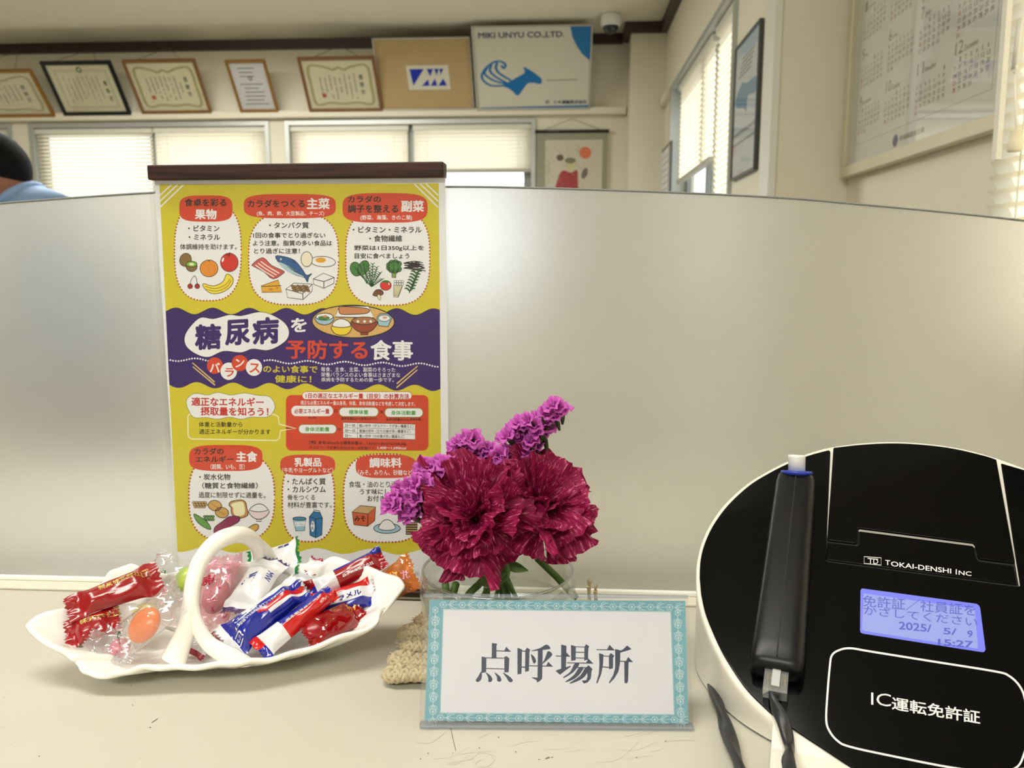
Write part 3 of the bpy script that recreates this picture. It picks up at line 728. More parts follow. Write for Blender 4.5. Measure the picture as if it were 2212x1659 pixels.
# fruit
p.lv(9); br = C('kiwi', 134, 104, 54)
p.el(258, 706, 40, 46, br, 20, ink=Ik).el(300, 752, 38, 34, br, ink=Ik).el(300, 736, 38, 20, C('kiwi_green', 120, 176, 60), ink=Ik).el(300, 736, 18, 9, Cr)
p.lv(9).el(420, 765, 62, 58, C('orange', 226, 140, 40), ink=Ik).el(420, 712, 10, 6, br)
for i in range(10): p.lv(14).el(385 + (i * 37) % 75, 735 + (i * 23) % 62, 2.5, 2.5, br, k=6)
p.lv(9).el(560, 724, 61, 64, C('apple', 206, 40, 32), ink=Ik).el(545, 670, 16, 8, C('apple_dip', 150, 24, 20)).stroke([(560, 684), (564, 654)], 6, Ik).el(516, 706, 7, 16, Wh, 20)
p.lv(9).stroke(sm([(290, 872), (300, 838), (322, 814)], 4, False), 4, Ik).stroke(sm([(338, 872), (334, 838), (322, 814)], 4, False), 4, Ik).el(290, 888, 16, 16, C('cherry', 176, 24, 36), ink=Ik).el(339, 888, 16, 16, C('cherry', 176, 24, 36), ink=Ik)
bn = C('banana', 238, 214, 64)
p.lv(9).op(sm([(378, 870), (450, 886), (516, 856), (543, 804), (586, 834), (574, 884), (520, 926), (450, 940), (398, 914)], 4), bn, Ik).stroke(sm([(392, 888), (460, 905), (530, 880), (566, 836)], 4, False), 3, Ik).stroke(sm([(398, 908), (470, 922), (540, 895), (574, 846)], 4, False), 3, Ik)
# protein
mt = C('bacon', 198, 84, 84); ft = C('bacon_fat', 240, 222, 214)
p.lv(9).op(sm([(718, 738), (790, 690), (850, 744), (932, 782), (930, 800), (862, 838), (800, 790), (730, 752)], 3), mt, Ik)
for i in range(3): o_ = i * 18; p.lv(13).stroke(sm([(740 + o_, 742 - o_ * .7), (800 + o_, 784 - o_ * .7), (868 + o_, 824 - o_ * .7)], 4, False), 8, ft)
fb = C('fish_blue', 40, 88, 148)
p.lv(9).op(sm([(878, 680), (940, 684), (1010, 710), (1062, 770), (1092, 812), (1130, 800), (1108, 826), (1098, 860), (1078, 828), (1020, 812), (950, 776), (904, 730)], 3), fb, Ik).poly(sm([(896, 722), (950, 740), (1040, 800), (1074, 824), (1000, 804), (940, 772)], 4), C('fish_belly', 170, 196, 210))
for i in range(4): p.lv(13).stroke([(960 + i * 14, 752 + i * 10), (1050 + i * 8, 806 + i * 4)], 3, Ik)
p.lv(13).el(916, 702, 9, 9, Wh, ink=Ik, w=3).el(917, 702, 3, 3, Ik); p.lv(13).op([(992, 706), (1012, 708), (1012, 730)], fb, Ik)
p.lv(9).el(1206, 718, 86, 36, Wh, 4, ink=Ik).el(1190, 708, 36, 18, C('yolk', 226, 164, 40)).lv(13).el(1093, 702, 39, 52, C('egg', 238, 230, 208), ink=Ik)
ch = C('cheese', 226, 168, 48)
p.lv(9).op([(780, 886), (896, 844), (922, 928), (784, 930)], ch, Ik).stroke([(782, 890), (920, 884)], 4, Ik).el(846, 908, 14, 8, C('cheese_hole', 190, 130, 30)).el(890, 900, 8, 6, C('cheese_hole', 190, 130, 30))
p.lv(9).op([(950, 908), (1006, 866), (1133, 874), (1130, 922), (1068, 980), (962, 966)], Wh, Ik).stroke([(950, 908), (1066, 940), (1133, 874)], 5, Ik).stroke([(1066, 940), (1068, 980)], 5, Ik)
for i in range(18): p.lv(13).el(994 + (i % 6) * 20 + (i // 6) * 6, 886 + (i // 6) * 15 + (i % 2) * 4, 11, 8, C('soybean', 150, 112, 60), 20, 12, Ik, 2.5)
p.lv(9).op([(1138, 838), (1208, 798), (1284, 828), (1280, 868), (1212, 902), (1140, 874)], Wh, Ik).stroke([(1138, 838), (1212, 856), (1284, 828)], 5, Ik).stroke([(1212, 856), (1212, 902)], 5, Ik)
# vegetables
vg = C('leaf_green', 60, 122, 54); dg = C('dark_leaf', 42, 92, 46)
for cx_, cy_, a_, b_, r_ in ((1432, 770, 38, 50, -20), (1484, 762, 36, 54, 25)): p.lv(9).el(cx_, cy_, a_, b_, vg, r_, ink=Ik)
p.lv(12).stroke([(1440, 740), (1510, 870)], [5, 11], vg).stroke([(1484, 730), (1512, 872)], 4, Ik).stroke([(1418, 750), (1500, 850)], 3, Ik)
rnd = random.Random(4)
for i in range(7):
    a_ = R(-60 + i * 22); x1_, y1_ = 1540 + 95 * math.sin(a_) * .8, 880 - 130 * math.cos(a_) * (1.1 - abs(i - 3) * .06); p.lv(9).stroke([(1540, 890), (x1_, y1_)], [10, 5], dg)
    for k in range(1, 6):
        u = .35 + k * .13; mx_, my_ = 1540 + (x1_ - 1540) * u, 890 + (y1_ - 890) * u
        for s_ in (-1, 1): p.lv(10).stroke([(mx_, my_), (mx_ + s_ * 15, my_ - 12)], [7, 3], dg)
for i in range(9):
    a_ = i * .7; p.lv(9).el(1698 + 36 * math.cos(a_) * (i > 0), 752 + 28 * math.sin(a_) * (i > 0), 22, 20, vg, ink=Ik, w=3)
p.lv(14).el(1698, 752, 36, 28, vg)
for i in range(12): p.el(1670 + (i * 29) % 60, 730 + (i * 17) % 44, 4, 4, dg, k=8)
p.lv(8).op([(1682, 780), (1712, 780), (1706, 830), (1680, 828)], C('stalk', 130, 160, 80), Ik)
for i in range(20):
    y_ = 720 + rnd.random() * 50; x_ = 1756 + rnd.random() * 60; p.lv(9 + i % 3).stroke(sm([(x_, y_), (x_ + 50, y_ + rnd.uniform(-14, 14)), (x_ + 100, y_ + rnd.uniform(-12, 20))], 3, False), 6, C('hijiki', 44, 38, 36))
p.lv(9).el(1638, 882, 38, 34, C('tomato', 214, 44, 36), ink=Ik).poly(sm([(1612, 856), (1640, 846), (1664, 858), (1640, 866)], 3), vg).el(1660, 872, 4, 8, Wh)
p.lv(9).op([(1692, 880), (1754, 886), (1722, 966), (1694, 962)], Cr, Ik)
for i in range(6): p.lv(12).stroke([(1700 + i * 10, 884), (1700 + i * 4.5, 960)], 2, Ik)
for i in range(8): p.lv(12).el(1704 + (i % 4) * 16, 856 + (i // 4) * 16, 9, 9, Wh, ink=Ik, w=2.5)
p.lv(9).op(sm([(1550, 950), (1568, 916), (1604, 912), (1622, 938), (1590, 956)], 4), C('mushroom', 112, 66, 36), Ik).op(sm([(1580, 950), (1598, 948), (1604, 976), (1592, 980)], 3), Cr, Ik, 3)
p.lv(9).stroke([(1800, 934), (1850, 802)], [7, 4], dg)
for i in range(7):
    x_, y_ = 1804 + i * 7.5, 920 - i * 20
    for s_ in (-1, 1): p.lv(9).stroke(sm([(x_, y_), (x_ + s_ * 22, y_ - 18), (x_ + s_ * 36, y_ - 14)], 3, False), [12, 12, 12, 11, 10, 9, 6], dg)
# title band
p.lv(5).op(sm([(250, 1250), (280, 1180), (360, 1105), (450, 1112), (560, 1085), (640, 1092), (760, 1066), (840, 1080), (930, 1130), (970, 1190), (960, 1250), (900, 1300), (820, 1330), (720, 1320), (640, 1345), (520, 1336), (420, 1376), (340, 1360), (270, 1310)], 5), Wh, Ik, 3)
p.lv(9); T('糖', 322, 1152, 506, 1330, Pu, .05, -.05); T('尿', 530, 1122, 704, 1300, Pu, .05, -.06); T('病', 716, 1106, 902, 1292, Pu, .05, -.05)
T('を', 984, 1110, 1094, 1208, Wh, .04, -.06)
T('予防する', 950, 1256, 1514, 1388, Rd, .034, .01); T('食事', 1532, 1258, 1826, 1398, Wh, .034, .01)
tr = C('tray', 214, 172, 104); pl = C('bowl_blue', 160, 196, 214)
p.lv(5).el(1414, 1131, 284, 112, tr, 1, 48, Ik, 7)
p.lv(9).op([(1322, 1022), (1522, 1026), (1556, 1106), (1288, 1100)], Wh, Ik, 6).op(sm([(1322, 1030), (1400, 1030), (1500, 1040), (1528, 1056), (1500, 1076), (1400, 1082), (1330, 1080), (1316, 1056)], 4), C('salmon', 200, 130, 84), Ik, 5)
p.lv(9).op(sm([(1154, 1100), (1276, 1100), (1262, 1140), (1216, 1154), (1168, 1140)], 3), pl, Ik, 5).el(1216, 1098, 60, 24, Wh, ink=Ik, w=5).el(1212, 1106, 40, 14, vg).el(1220, 1096, 16, 8, C('salmon', 200, 130, 84))
p.lv(9).op(sm([(1268, 1160), (1396, 1160), (1384, 1210), (1334, 1226), (1282, 1210)], 3), C('rice_bowl', 234, 206, 40), Ik, 5).op(sm([(1272, 1162), (1284, 1130), (1330, 1112), (1380, 1130), (1394, 1162), (1334, 1172)], 4), Wh, Ik, 5)
p.lv(9).op(sm([(1404, 1128), (1574, 1128), (1560, 1176), (1520, 1204), (1460, 1204), (1418, 1176)], 3), C('soup_bowl', 150, 62, 36), Ik, 5).el(1489, 1126, 84, 26, C('miso', 168, 112, 70), ink=Ik, w=5).op([(1462, 1206), (1520, 1206), (1516, 1222), (1466, 1222)], C('soup_bowl', 150, 62, 36), Ik, 5)
for x_ in (1446, 1492, 1534): p.lv(15).poly([(x_ - 12, 1130), (x_, 1120), (x_ + 12, 1130), (x_ + 2, 1142)], Wh)
p.lv(9).op([(1576, 1104), (1600, 1078), (1652, 1076), (1682, 1102), (1654, 1166), (1590, 1160)], pl, Ik, 5).el(1628, 1108, 40, 22, Wh, ink=Ik, w=4).el(1632, 1104, 16, 9, C('shrimp', 220, 170, 150))
# dotted line, balance, sticks
wl_ = [(135 + i * 12, 1392 + 11 * math.sin((i * 12) / 41.0) + .022 * i * 12) for i in range(157)]
p.lv(4).dots(wl_[:26], 6.5, Wh, 19, False); p.dots(wl_[54:], 6.5, Wh, 19, False)
p.lv(5).el(460, 1435, 55, 57, Rd).el(556, 1474, 57, 60, Wh).el(632, 1418, 56, 56, Rd).el(730, 1448, 56, 58, Wh)
p.lv(9); T('バ', 425, 1412, 496, 1480, Wh, .03, .04); T('ラ', 530, 1452, 592, 1512, Rd, .03); T('ン', 602, 1390, 664, 1448, Wh, .03, -.08); T('ス', 698, 1418, 772, 1484, Rd, .03, .06)
T('のよい食事で', 794, 1432, 1168, 1484, Yl, .026, .008); T('健康に！', 874, 1500, 1126, 1552, Yl, .026, .01)
T('毎食、主食、主菜、副菜のそろった', 1192, 1444, 1704, 1476, Wh, .006, .008); T('栄養バランスのよい食事はさまざまな', 1192, 1480, 1738, 1512, Wh, .006, .008); T('疾病を予防するための第一歩です。', 1194, 1516, 1694, 1546, Wh, .006, .006)
for q in (((305, 1415), (458, 1548)), ((308, 1442), (462, 1570)), ((1858, 1438), (1714, 1560)), ((1856, 1464), (1712, 1588))): p.lv(6).stroke(list(q), [7, 9], C('chopstick', 222, 190, 112))
# --- lower half
p.frame(340, 640, 2.7656)
bub = sm([(175, 650), (180, 610), (225, 580), (300, 590), (360, 574), (440, 590), (520, 578), (600, 592), (670, 600), (702, 650), (690, 695), (650, 722), (560, 722), (500, 734), (430, 722), (360, 734), (290, 724), (215, 722)], 4)
p.lv(3).op([(182, 720), (190, 705), (700, 706), (722, 720), (728, 764), (828, 790), (736, 802), (730, 845), (715, 862), (200, 852), (184, 835)], Yl, Cr, 8)
p.lv(6).op(bub, Wh, G2, 3)
Tq = C('title_red', 190, 40, 34)
p.lv(9); T('適正なエネルギー', 204, 602, 636, 654, Tq, .036, .01); T('摂取量を知ろう！', 258, 660, 664, 712, Tq, .036, .01)
T('体重と活動量から', 248, 750, 508, 780, Ik, .014, .004); T('適正エネルギーが分かります', 250, 792, 676, 824, Ik, .014, .004)
p.lv(3).poly(sm(rrect(768, 590, 1620, 922, 34), 1), Rd)
p.lv(6).op(rrect(866, 570, 1520, 616, 22), Wh, Rd, 3); T('1日の適正なエネルギー量（目安）の計算方法', 886, 577, 1504, 610, Tq, .036, .008)
p.lv(9); T('適正な必要エネルギー量は身長、体重、身体活動量などを考慮して決定します。', 856, 622, 1540, 648, Wh, .01, .012)
def pill(x0, y0, x1, y1, t, tx0, tx1, m_, ed): p.lv(6).op(rrect(x0, y0, x1, y1, (y1 - y0) / 2 - 1), Wh, ed, 4); p.lv(9); T(t, tx0, y0 + 14, tx1, y1 - 13, m_, .026, .006)
pill(802, 656, 1048, 714, '必要エネルギー量', 818, 1028, Tq, Wh); pill(1086, 664, 1320, 718, '標準体重', 1144, 1260, Gn, G2); pill(1358, 668, 1586, 722, '身体活動量', 1396, 1544, Gn, G2); pill(844, 766, 1070, 820, '身体活動量', 882, 1028, Gn, G2)
T('＝', 1056, 678, 1076, 692, Ik, .01); T('×', 1332, 682, 1350, 700, Ik, .01); T('＝', 1080, 789, 1098, 801, Ik, .01)
T('(kcal)', 902, 718, 950, 734, Ik, .01); T('標準体重(kg)＝[身長(m)²]×22', 1098, 722, 1312, 742, Ik, .012); T('身体活動量(kcal/kg 標準体重)', 1366, 728, 1578, 746, Ik, .012)
p.lv(6).op([(1110, 754), (1540, 764), (1540, 856), (1110, 846)], Wh, Ik, 2.5).stroke([(1110, 785), (1540, 794)], 2, Ik).stroke([(1110, 815), (1540, 825)], 2, Ik).stroke([(1196, 756), (1196, 848)], 2, Ik)
p.lv(12)
for i, (u, v, w_) in enumerate((('25〜30', '軽い労作（デスクワークが多い職業など）', 1530), ('30〜35', '普通の労作（立ち仕事が多い職業など）', 1512), ('35〜', '重い労作（力仕事が多い職業など）', 1476))):
    y_ = 763 + i * 31; T(u, 1120, y_, 1182 if i < 2 else 1160, y_ + 16, Ik, .012, .01); T(v, 1206, y_, w_, y_ + 20, Ik, .01, .012)
T('【例】身長160cmなら標準体重は…1.6(m)×1.6(m)×22≒56.3kg', 908, 862, 1486, 886, Ik, .01, .014); T('デスクワークが多い方なら25〜30を掛けて、', 908, 892, 1306, 912, Ik, .01, .012); T('1,408〜1,690kcal', 1316, 898, 1486, 916, Wh, .012, .008)
panel(444, 1200, 256, 264, 2.8, 20); panel(902, 1216, 156, 250, 2.8, 20); panel(1356, 1206, 244, 264, 3.0, 20)
head(190, 888, 628, 1044); head(734, 946, 1062, 1070, 3.2); head(1185, 946, 1546, 1086, 3.2)
p.lv(9)
T('カラダの', 222, 906, 396, 946, Ik, B1); T('エネルギー', 228, 954, 456, 992, Ik, B1); T('主食', 470, 926, 598, 990, Wh, B2); T('（穀類、いも、豆）', 318, 1002, 522, 1034, Wh, .014)
T('乳製品', 818, 964, 980, 1018, Wh, B2); T('（牛乳やヨーグルトなど）', 746, 1024, 1050, 1054, Wh, .014)
T('調味料', 1266, 964, 1460, 1024, Wh, B2); T('（みそ、みりん、砂糖など）', 1198, 1036, 1532, 1070, Wh, .014)
T('・炭水化物', 250, 1060, 436, 1098, Ik, .024); T('（糖質と食物繊維）', 268, 1112, 600, 1150, Ik, .024); T('過度に制限せずに適量を。', 246, 1168, 646, 1204, Ik, .014, .006)
T('・たんぱく質', 776, 1086, 1006, 1126, Ik, .024); T('・カルシウム', 778, 1134, 1006, 1172, Ik, .024); T('骨をつくる', 778, 1186, 942, 1218, Ik, .014); T('材料が豊富です。', 778, 1228, 1042, 1264, Ik, .014)
T('食塩・油のとり過ぎを', 1144, 1104, 1500, 1142, Ik, .01); T('うす味にして素材と', 1210, 1150, 1530, 1184, Ik, .024); T('お付き合いを', 1254, 1190, 1470, 1226, Ik, .024)
be = C('bean', 190, 150, 90); pt_ = C('potato', 206, 160, 84)
for i in range(14): p.lv(9 + i % 3).el(218 + (i % 5) * 17 + (i // 5) * 5, 1232 + (i // 5) * 13, 10, 7, be, 0, 12, Ik, 2.5)
for cx_, cy_ in ((344, 1250), (386, 1292)):
    p.lv(12).el(cx_, cy_, 40, 31, pt_, 10, ink=Ik)
    for k in range(5): p.el(cx_ - 20 + (k * 17) % 44, cy_ - 12 + (k * 11) % 26, 3, 2, Ik, k=6)
p.lv(9).op(sm([(428, 1248), (440, 1226), (500, 1216), (528, 1232), (534, 1262), (540, 1310), (480, 1326), (444, 1300), (440, 1262)], 3), C('crust', 190, 140, 80), Ik).poly(sm([(440, 1250), (450, 1236), (500, 1226), (518, 1240), (522, 1300), (480, 1314), (456, 1296), (452, 1262)], 3), Cr)
p.lv(9).op(sm([(550, 1276), (664, 1276), (648, 1316), (606, 1332), (566, 1316)], 3), C('bowl_pink', 234, 214, 220), Ik).op(sm([(552, 1276), (580, 1248), (608, 1240), (636, 1248), (660, 1276), (606, 1288)], 3), Wh, Ik).op([(592, 1332), (622, 1332), (622, 1344), (592, 1344)], C('bowl_pink', 234, 214, 220), Ik)
p.lv(12).op(sm([(218, 1300), (260, 1320), (300, 1350), (320, 1392), (280, 1380), (236, 1344)], 4), C('edamame', 92, 150, 60), Ik)
for i in range(8): p.lv(9).el(284 + (i % 4) * 16, 1316 + (i // 4) * 18, 10, 8, C('edamame', 92, 150, 60), 0, 12, Ik, 2.5)
p.lv(14).op(sm([(340, 1416), (344, 1380), (390, 1344), (430, 1316), (488, 1316), (486, 1346), (440, 1372), (400, 1404), (364, 1420)], 4), C('sweet_potato', 140, 30, 84), Ik)
p.lv(10).op(sm([(478, 1410), (500, 1388), (540, 1384), (580, 1362), (604, 1368), (596, 1396), (550, 1416), (510, 1422)], 4), pt_, Ik)
yb_ = C('cup_blue', 60, 130, 176); mk = C('milk_blue', 30, 110, 170)
p.lv(9).op([(810, 1330), (888, 1326), (878, 1400), (828, 1402)], C('cup_light', 150, 196, 214), Ik).el(849, 1328, 40, 10, yb_, ink=Ik).poly([(818, 1350), (886, 1346), (882, 1372), (822, 1374)], Wh); T('ヨーグルト', 824, 1354, 882, 1370, yb_, .01)
p.lv(9).op([(908, 1316), (934, 1286), (972, 1292), (986, 1324), (982, 1426), (946, 1442), (912, 1428)], mk, Ik).stroke([(908, 1316), (946, 1330), (986, 1324)], 4, Ik).stroke([(946, 1330), (946, 1442)], 4, Ik).stroke([(934, 1286), (934, 1276), (970, 1282), (972, 1292)], 4, Ik).lv(13).el(928, 1374, 12, 32, Wh); T('牛', 918, 1350, 938, 1370, Ik, .01); T('乳', 918, 1376, 938, 1396, Ik, .01)
ms = C('miso_box', 200, 84, 44)
p.lv(9).op([(1164, 1288), (1212, 1250), (1304, 1258), (1298, 1340), (1256, 1374), (1174, 1364)], ms, Ik).op([(1164, 1288), (1212, 1250), (1304, 1258), (1258, 1300)], C('miso_paste', 196, 160, 110), Ik).stroke([(1258, 1300), (1256, 1374)], 4, Ik); p.lv(14); T('みそ', 1178, 1312, 1244, 1344, Ik, .024)
p.lv(9).el(1372, 1386, 80, 30, pl, ink=Ik).op(sm([(1322, 1386), (1344, 1346), (1372, 1334), (1400, 1346), (1422, 1386), (1372, 1398)], 4), Wh, Ik)
p.lv(9).poly([(1484, 1350), (1554, 1350), (1554, 1424), (1484, 1424)], Ik)
for i in range(5): p.lv(12).stroke([(1486, 1358 + i * 14), (1552, 1358 + i * 14)], 7, C('stack_tan', 190, 160, 110))
p.lv(5); T('2', 1550, 1648, 1556, 1662, Ik, .01); p.stroke([(1544, 1642), (1562, 1642), (1562, 1668), (1544, 1668)], 1.5, Ik, True)
p.build('print', po)

# ------------------------------------------------------------------ name sign
Lb, Rb = onz(907, 1573, 1.0), onz(1497, 1577, 1.0)
sex = (Rb - Lb).normalized(); sm_ = (Lb + Rb) / 2
tp = ony(1203, 1291, sm_.y + .024)
sup_ = (tp - sm_); sup_ = (sup_ - sex * sup_.dot(sex)); sh = sup_.length; sup_ /= sh; sn = sex.cross(sup_)
sw = (Rb - Lb).length
sg = thing('sign_holder', 'clear acrylic table sign holder standing before the vase', 'sign holder', sm_)
q = lambda u, v, d=0: sm_ + sex * u + sup_ * v + sn * d
AC2 = clear('sign_acrylic', (.982, .987, .995), gloss=.05, rough=.02, edge=.4)
for nm, d0 in (('front_plate', .0), ('back_plate', -.0042)):
    bev(MB().obox(q(0, sh / 2 + .0005, d0 + .0006), sex * (sw / 2), sup_ * (sh / 2), sn * .0007).build(nm, AC2, sg), .0004, 2)
e0 = clear('acrylic_edge', (.84, .88, .94), gloss=.08, rough=.1, edge=.3, haze=.12, hcol=(206, 214, 234))
MB().obox(q(0, sh + .0008, -.0015), sex * (sw / 2), sup_ * .0009, sn * .0030).build('top_fold', e0, sg)
MB().obox(q(0, .0017, -.0015), sex * (sw / 2), sup_ * .0013, sn * .0036).build('bottom_fold', e0, sg)
lg = q(0, sh * .75, -.005); ft_ = V((lg.x, lg.y + .022, 1.0012)) 
MB().hexa([lg - sex * sw * .3, lg + sex * sw * .3, lg + sex * sw * .3 + V((0, .0015, 0)), lg - sex * sw * .3 + V((0, .0015, 0)), ft_ - sex * sw * .3, ft_ + sex * sw * .3, ft_ + sex * sw * .3 + V((0, .0015, 0)), ft_ - sex * sw * .3 + V((0, .0015, 0))]).build('rear_leg', AC2, sg)
cd = thing('sign_card', 'white sign card with teal flower border and large dark characters', 'sign', sm_)
pr = Print(q(0, 0, -.0021), sn, 1.2e-5).frame(880, 1240, 3.3515)
TE = mat('teal_border', (118, 182, 200), .6, var=.05); TP = mat('pale_teal_line', (206, 232, 236), .6); CW = mat('card_white', (242, 242, 250), .6, var=.01); NV = mat('sign_navy', (36, 54, 88), .55)
ca, cb, cc, ce = (160, 186), (2012, 194), (2036, 1084), (125, 1060)
pa = [pr.pt(x) for x in (ca, cb, cc, ce)]
MB().prism(pa, sn * -.0003).build('card', CW, cd)
pr.lv(2).poly([ca, cb, cc, ce], TE).poly([(262, 258), (1904, 276), (1930, 1014), (240, 1002)], CW)
pr.stroke([(258, 254), (1908, 272), (1934, 1018), (236, 1006)], 5, TP, True)
def motif(cx, cy, dx, dy, s_=1):
    """a flower and a pair of curling sprigs along direction (dx, dy)"""
    f = lambda a, b: (cx + a * dx - b * dy, cy + a * dy + b * dx)
    pr.lv(5).stroke([f(22 * s_ * (1 + .16 * math.cos(6 * t)) * math.cos(t), 20 * s_ * (1 + .16 * math.cos(6 * t)) * math.sin(t)) for t in [i * 6.2832 / 36 for i in range(36)]], 5, TP, True)
    pr.poly([f(9 * math.cos(t), 9 * math.sin(t)) for t in [i * 6.2832 / 12 for i in range(12)]], TP)
    for b in (-1, 1):
        pr.lv(5).stroke([f(x, y * b) for x, y in sm([(32, 0), (58, 8), (80, 22), (104, 24)], 4, False)], [2, 3, 4, 5, 6, 6, 6, 6, 5, 5, 4, 3, 2], TP)
        pr.stroke([f(x, y * b) for x, y in sm([(48, 4), (56, 24), (80, 32)], 4, False)], [3, 4, 5, 5, 5, 5, 4, 3, 2], TP)
    pr.stroke([f(26, 0), f(112, 0)], 4, TP)
for i in range(13): motif(260 + i * 136.5, 222 + i * 1.6, 1, 0)
for i in range(13): motif(240 + i * 141, 1040 + i * 1.2, 1, 0)
for i in range(9): motif(203 - i * 2.4, 260 + i * 92, 0, 1, .95)
for i in range(9): motif(1957 + i * 3.0, 280 + i * 92, 0, 1, .95)
# the four characters in their serif face, stroke by stroke
pr.lv(6)
def G(*polys):
    for q_ in polys: pr.raw(q_, [tuple(range(len(q_)))], NV)
def H(x0, y0, x1, y1, tri, t=7): G([(x0, y0), (x1, y1), (x1, y1 + t), (x0, y0 + t)], [(x1 - tri * 1.2, y1 + 1), (x1 - tri * .8, y1 - tri * .75), (x1 + 2, y1 + t)])
drop = lambda *a: sm(a, 4)
G([(612, 499), (650, 504), (645, 522), (645, 612), (610, 612)]); H(640, 552, 748, 556, 40)
G([(538, 596), (572, 604), (570, 711), (536, 716)], [(702, 600), (718, 594), (738, 610), (734, 706), (728, 712), (702, 712)]); H(570, 603, 706, 606, 0); H(568, 680, 704, 684, 0)
G(drop((534, 706), (540, 740), (528, 772), (506, 782), (495, 768), (512, 742)), drop((568, 712), (602, 736), (616, 764), (604, 781), (587, 778), (584, 748)), drop((630, 712), (668, 738), (681, 768), (668, 780), (650, 772), (648, 745)), drop((690, 712), (738, 740), (763, 768), (754, 783), (734, 778), (716, 748)))
G([(797, 533), (830, 546), (826, 722), (797, 727)], [(853, 552), (866, 532), (890, 548), (884, 560), (880, 702), (852, 709)]); H(826, 553, 858, 556, 0, 8); H(824, 668, 856, 670, 0, 9)
G(sm([(894, 556), (960, 536), (1008, 510), (1036, 540), (980, 550), (930, 556)], 3), drop((895, 580), (924, 606), (931, 634), (917, 648), (905, 628)), drop((1018, 558), (1050, 582), (1016, 620), (976, 652), (996, 610)))
H(882, 661, 1052, 664, 40); G([(945, 545), (980, 545), (976, 756), (962, 772), (940, 786), (934, 768), (902, 752), (901, 747), (942, 750)])
G([(1113, 510), (1152, 520), (1147, 690), (1113, 694)]); H(1075, 590, 1178, 592, 34); G([(1072, 700), (1113, 684), (1182, 664), (1184, 670), (1140, 702), (1106, 729), (1096, 722)])
G([(1184, 513), (1220, 524), (1218, 624), (1186, 629)], [(1282, 526), (1294, 507), (1317, 524), (1310, 538), (1308, 620), (1280, 627)]); H(1218, 524, 1284, 526, 0, 6); H(1218, 562, 1284, 564, 0, 7); H(1218, 604, 1284, 606, 0, 7)
H(1154, 639, 1344, 642, 42); G(sm([(1212, 646), (1246, 652), (1208, 704), (1168, 734), (1134, 752), (1128, 746), (1180, 706)], 3))
H(1226, 673, 1306, 675, 0, 7); G([(1296, 674), (1312, 660), (1341, 688), (1334, 700), (1328, 756), (1306, 784), (1278, 793), (1262, 772), (1296, 768), (1304, 740)])
G(sm([(1244, 676), (1276, 680), (1240, 734), (1196, 766), (1150, 782), (1146, 776), (1206, 730)], 3), sm([(1288, 678), (1314, 688), (1282, 744), (1236, 774), (1184, 792), (1178, 786), (1250, 736)], 3))
H(1368, 544, 1500, 546, 46); G([(1387, 572), (1420, 583), (1416, 660), (1404, 722), (1376, 792), (1367, 788), (1386, 722), (1390, 650)], [(1458, 592), (1472, 571), (1499, 592), (1490, 604), (1488, 682), (1460, 690)]); H(1416, 590, 1462, 592, 0, 7); H(1412, 668, 1462, 672, 0, 8)
G([(1504, 543), (1542, 552), (1540, 640), (1528, 706), (1498, 756), (1464, 792), (1458, 786), (1490, 730), (1504, 680)], [(1538, 556), (1560, 546), (1590, 517), (1623, 543), (1600, 552), (1540, 570)]); H(1538, 628, 1632, 631, 42); G([(1570, 632), (1602, 632), (1598, 772), (1590, 792), (1572, 788)])
pr.build('print', cd)
# ------------------------------------------------------------------ porcelain basket
PORC = mat('white_porcelain', (247, 245, 238), .16, spec=.6, var=.01, coat=.3)
rimpx = [(57, 1342, .036), (95, 1384, .030), (148, 1411, .024), (160, 1420, .021), (168, 1436, .018), (186, 1449, .016), (240, 1450, .016), (290, 1441, .0185), (345, 1434, .0195), (420, 1430, .020), (500, 1428, .0205), (560, 1420, .021), (640, 1399, .023), (730, 1373, .026), (808, 1347, .030), (820, 1318, .036), (848, 1292, .043), (872, 1262, .048),
         (846, 1236, .051), (790, 1222, .052), (724, 1206, .054), (680, 1215, .052), (590, 1214, .050), (480, 1222, .048), (380, 1232, .046), (320, 1236, .046), (279, 1222, .047), (239, 1232, .046), (211, 1264, .042), (140, 1312, .038)]
rim = [onz(x, y, 1 + z) for x, y, z in rimpx]
rim = [V(q_) for q_ in sm(rim, 6)]
fc = onz(440, 1424, 1.006); fc.y = .487
bk = thing('candy_basket', 'white porcelain leaf-shaped basket with forked handle, full of wrapped candies', 'basket', (fc.x, fc.y, 1.0))
nr, nc = 12, len(rim); vs = [V((fc.x, fc.y, 1.0065))]
for j in range(1, nr + 1):
    t = j / nr
    for i, r in enumerate(rim):
        a = math.atan2(r.y - fc.y, (r.x - fc.x) * .5)
        f = V((fc.x + .054 * math.cos(a), fc.y + .023 * math.sin(a), 1.0065))
        if t < .3: w = t / .3; P_ = V((fc.x, fc.y, 1.0065)).lerp(f, w)
        else:
            w = (t - .3) / .7; P_ = f.lerp(r, w); P_.z = f.z + (r.z - f.z) * (w ** 1.55)
            P_.z += .0007 * math.sin(i * .9) * w + .0011 * math.sin(i * .33) * w * w
        vs.append(P_)
fs = [(0, 1 + i, 1 + (i + 1) % nc) for i in range(nc)]
for j in range(nr - 1):
    for i in range(nc): fs.append((1 + j * nc + i, 1 + (j + 1) * nc + i, 1 + (j + 1) * nc + (i + 1) % nc, 1 + j * nc + (i + 1) % nc))
o = fixn(new('bowl', vs, fs, PORC, bk, smooth=True))
so = o.modifiers.new('thickness', 'SOLIDIFY'); so.thickness = .0036; so.offset = -1 if sum(p_.normal.z for p_ in o.data.polygons) > 0 else 1
sb_ = o.modifiers.new('smooth', 'SUBSURF'); sb_.levels = 1; sb_.render_levels = 1
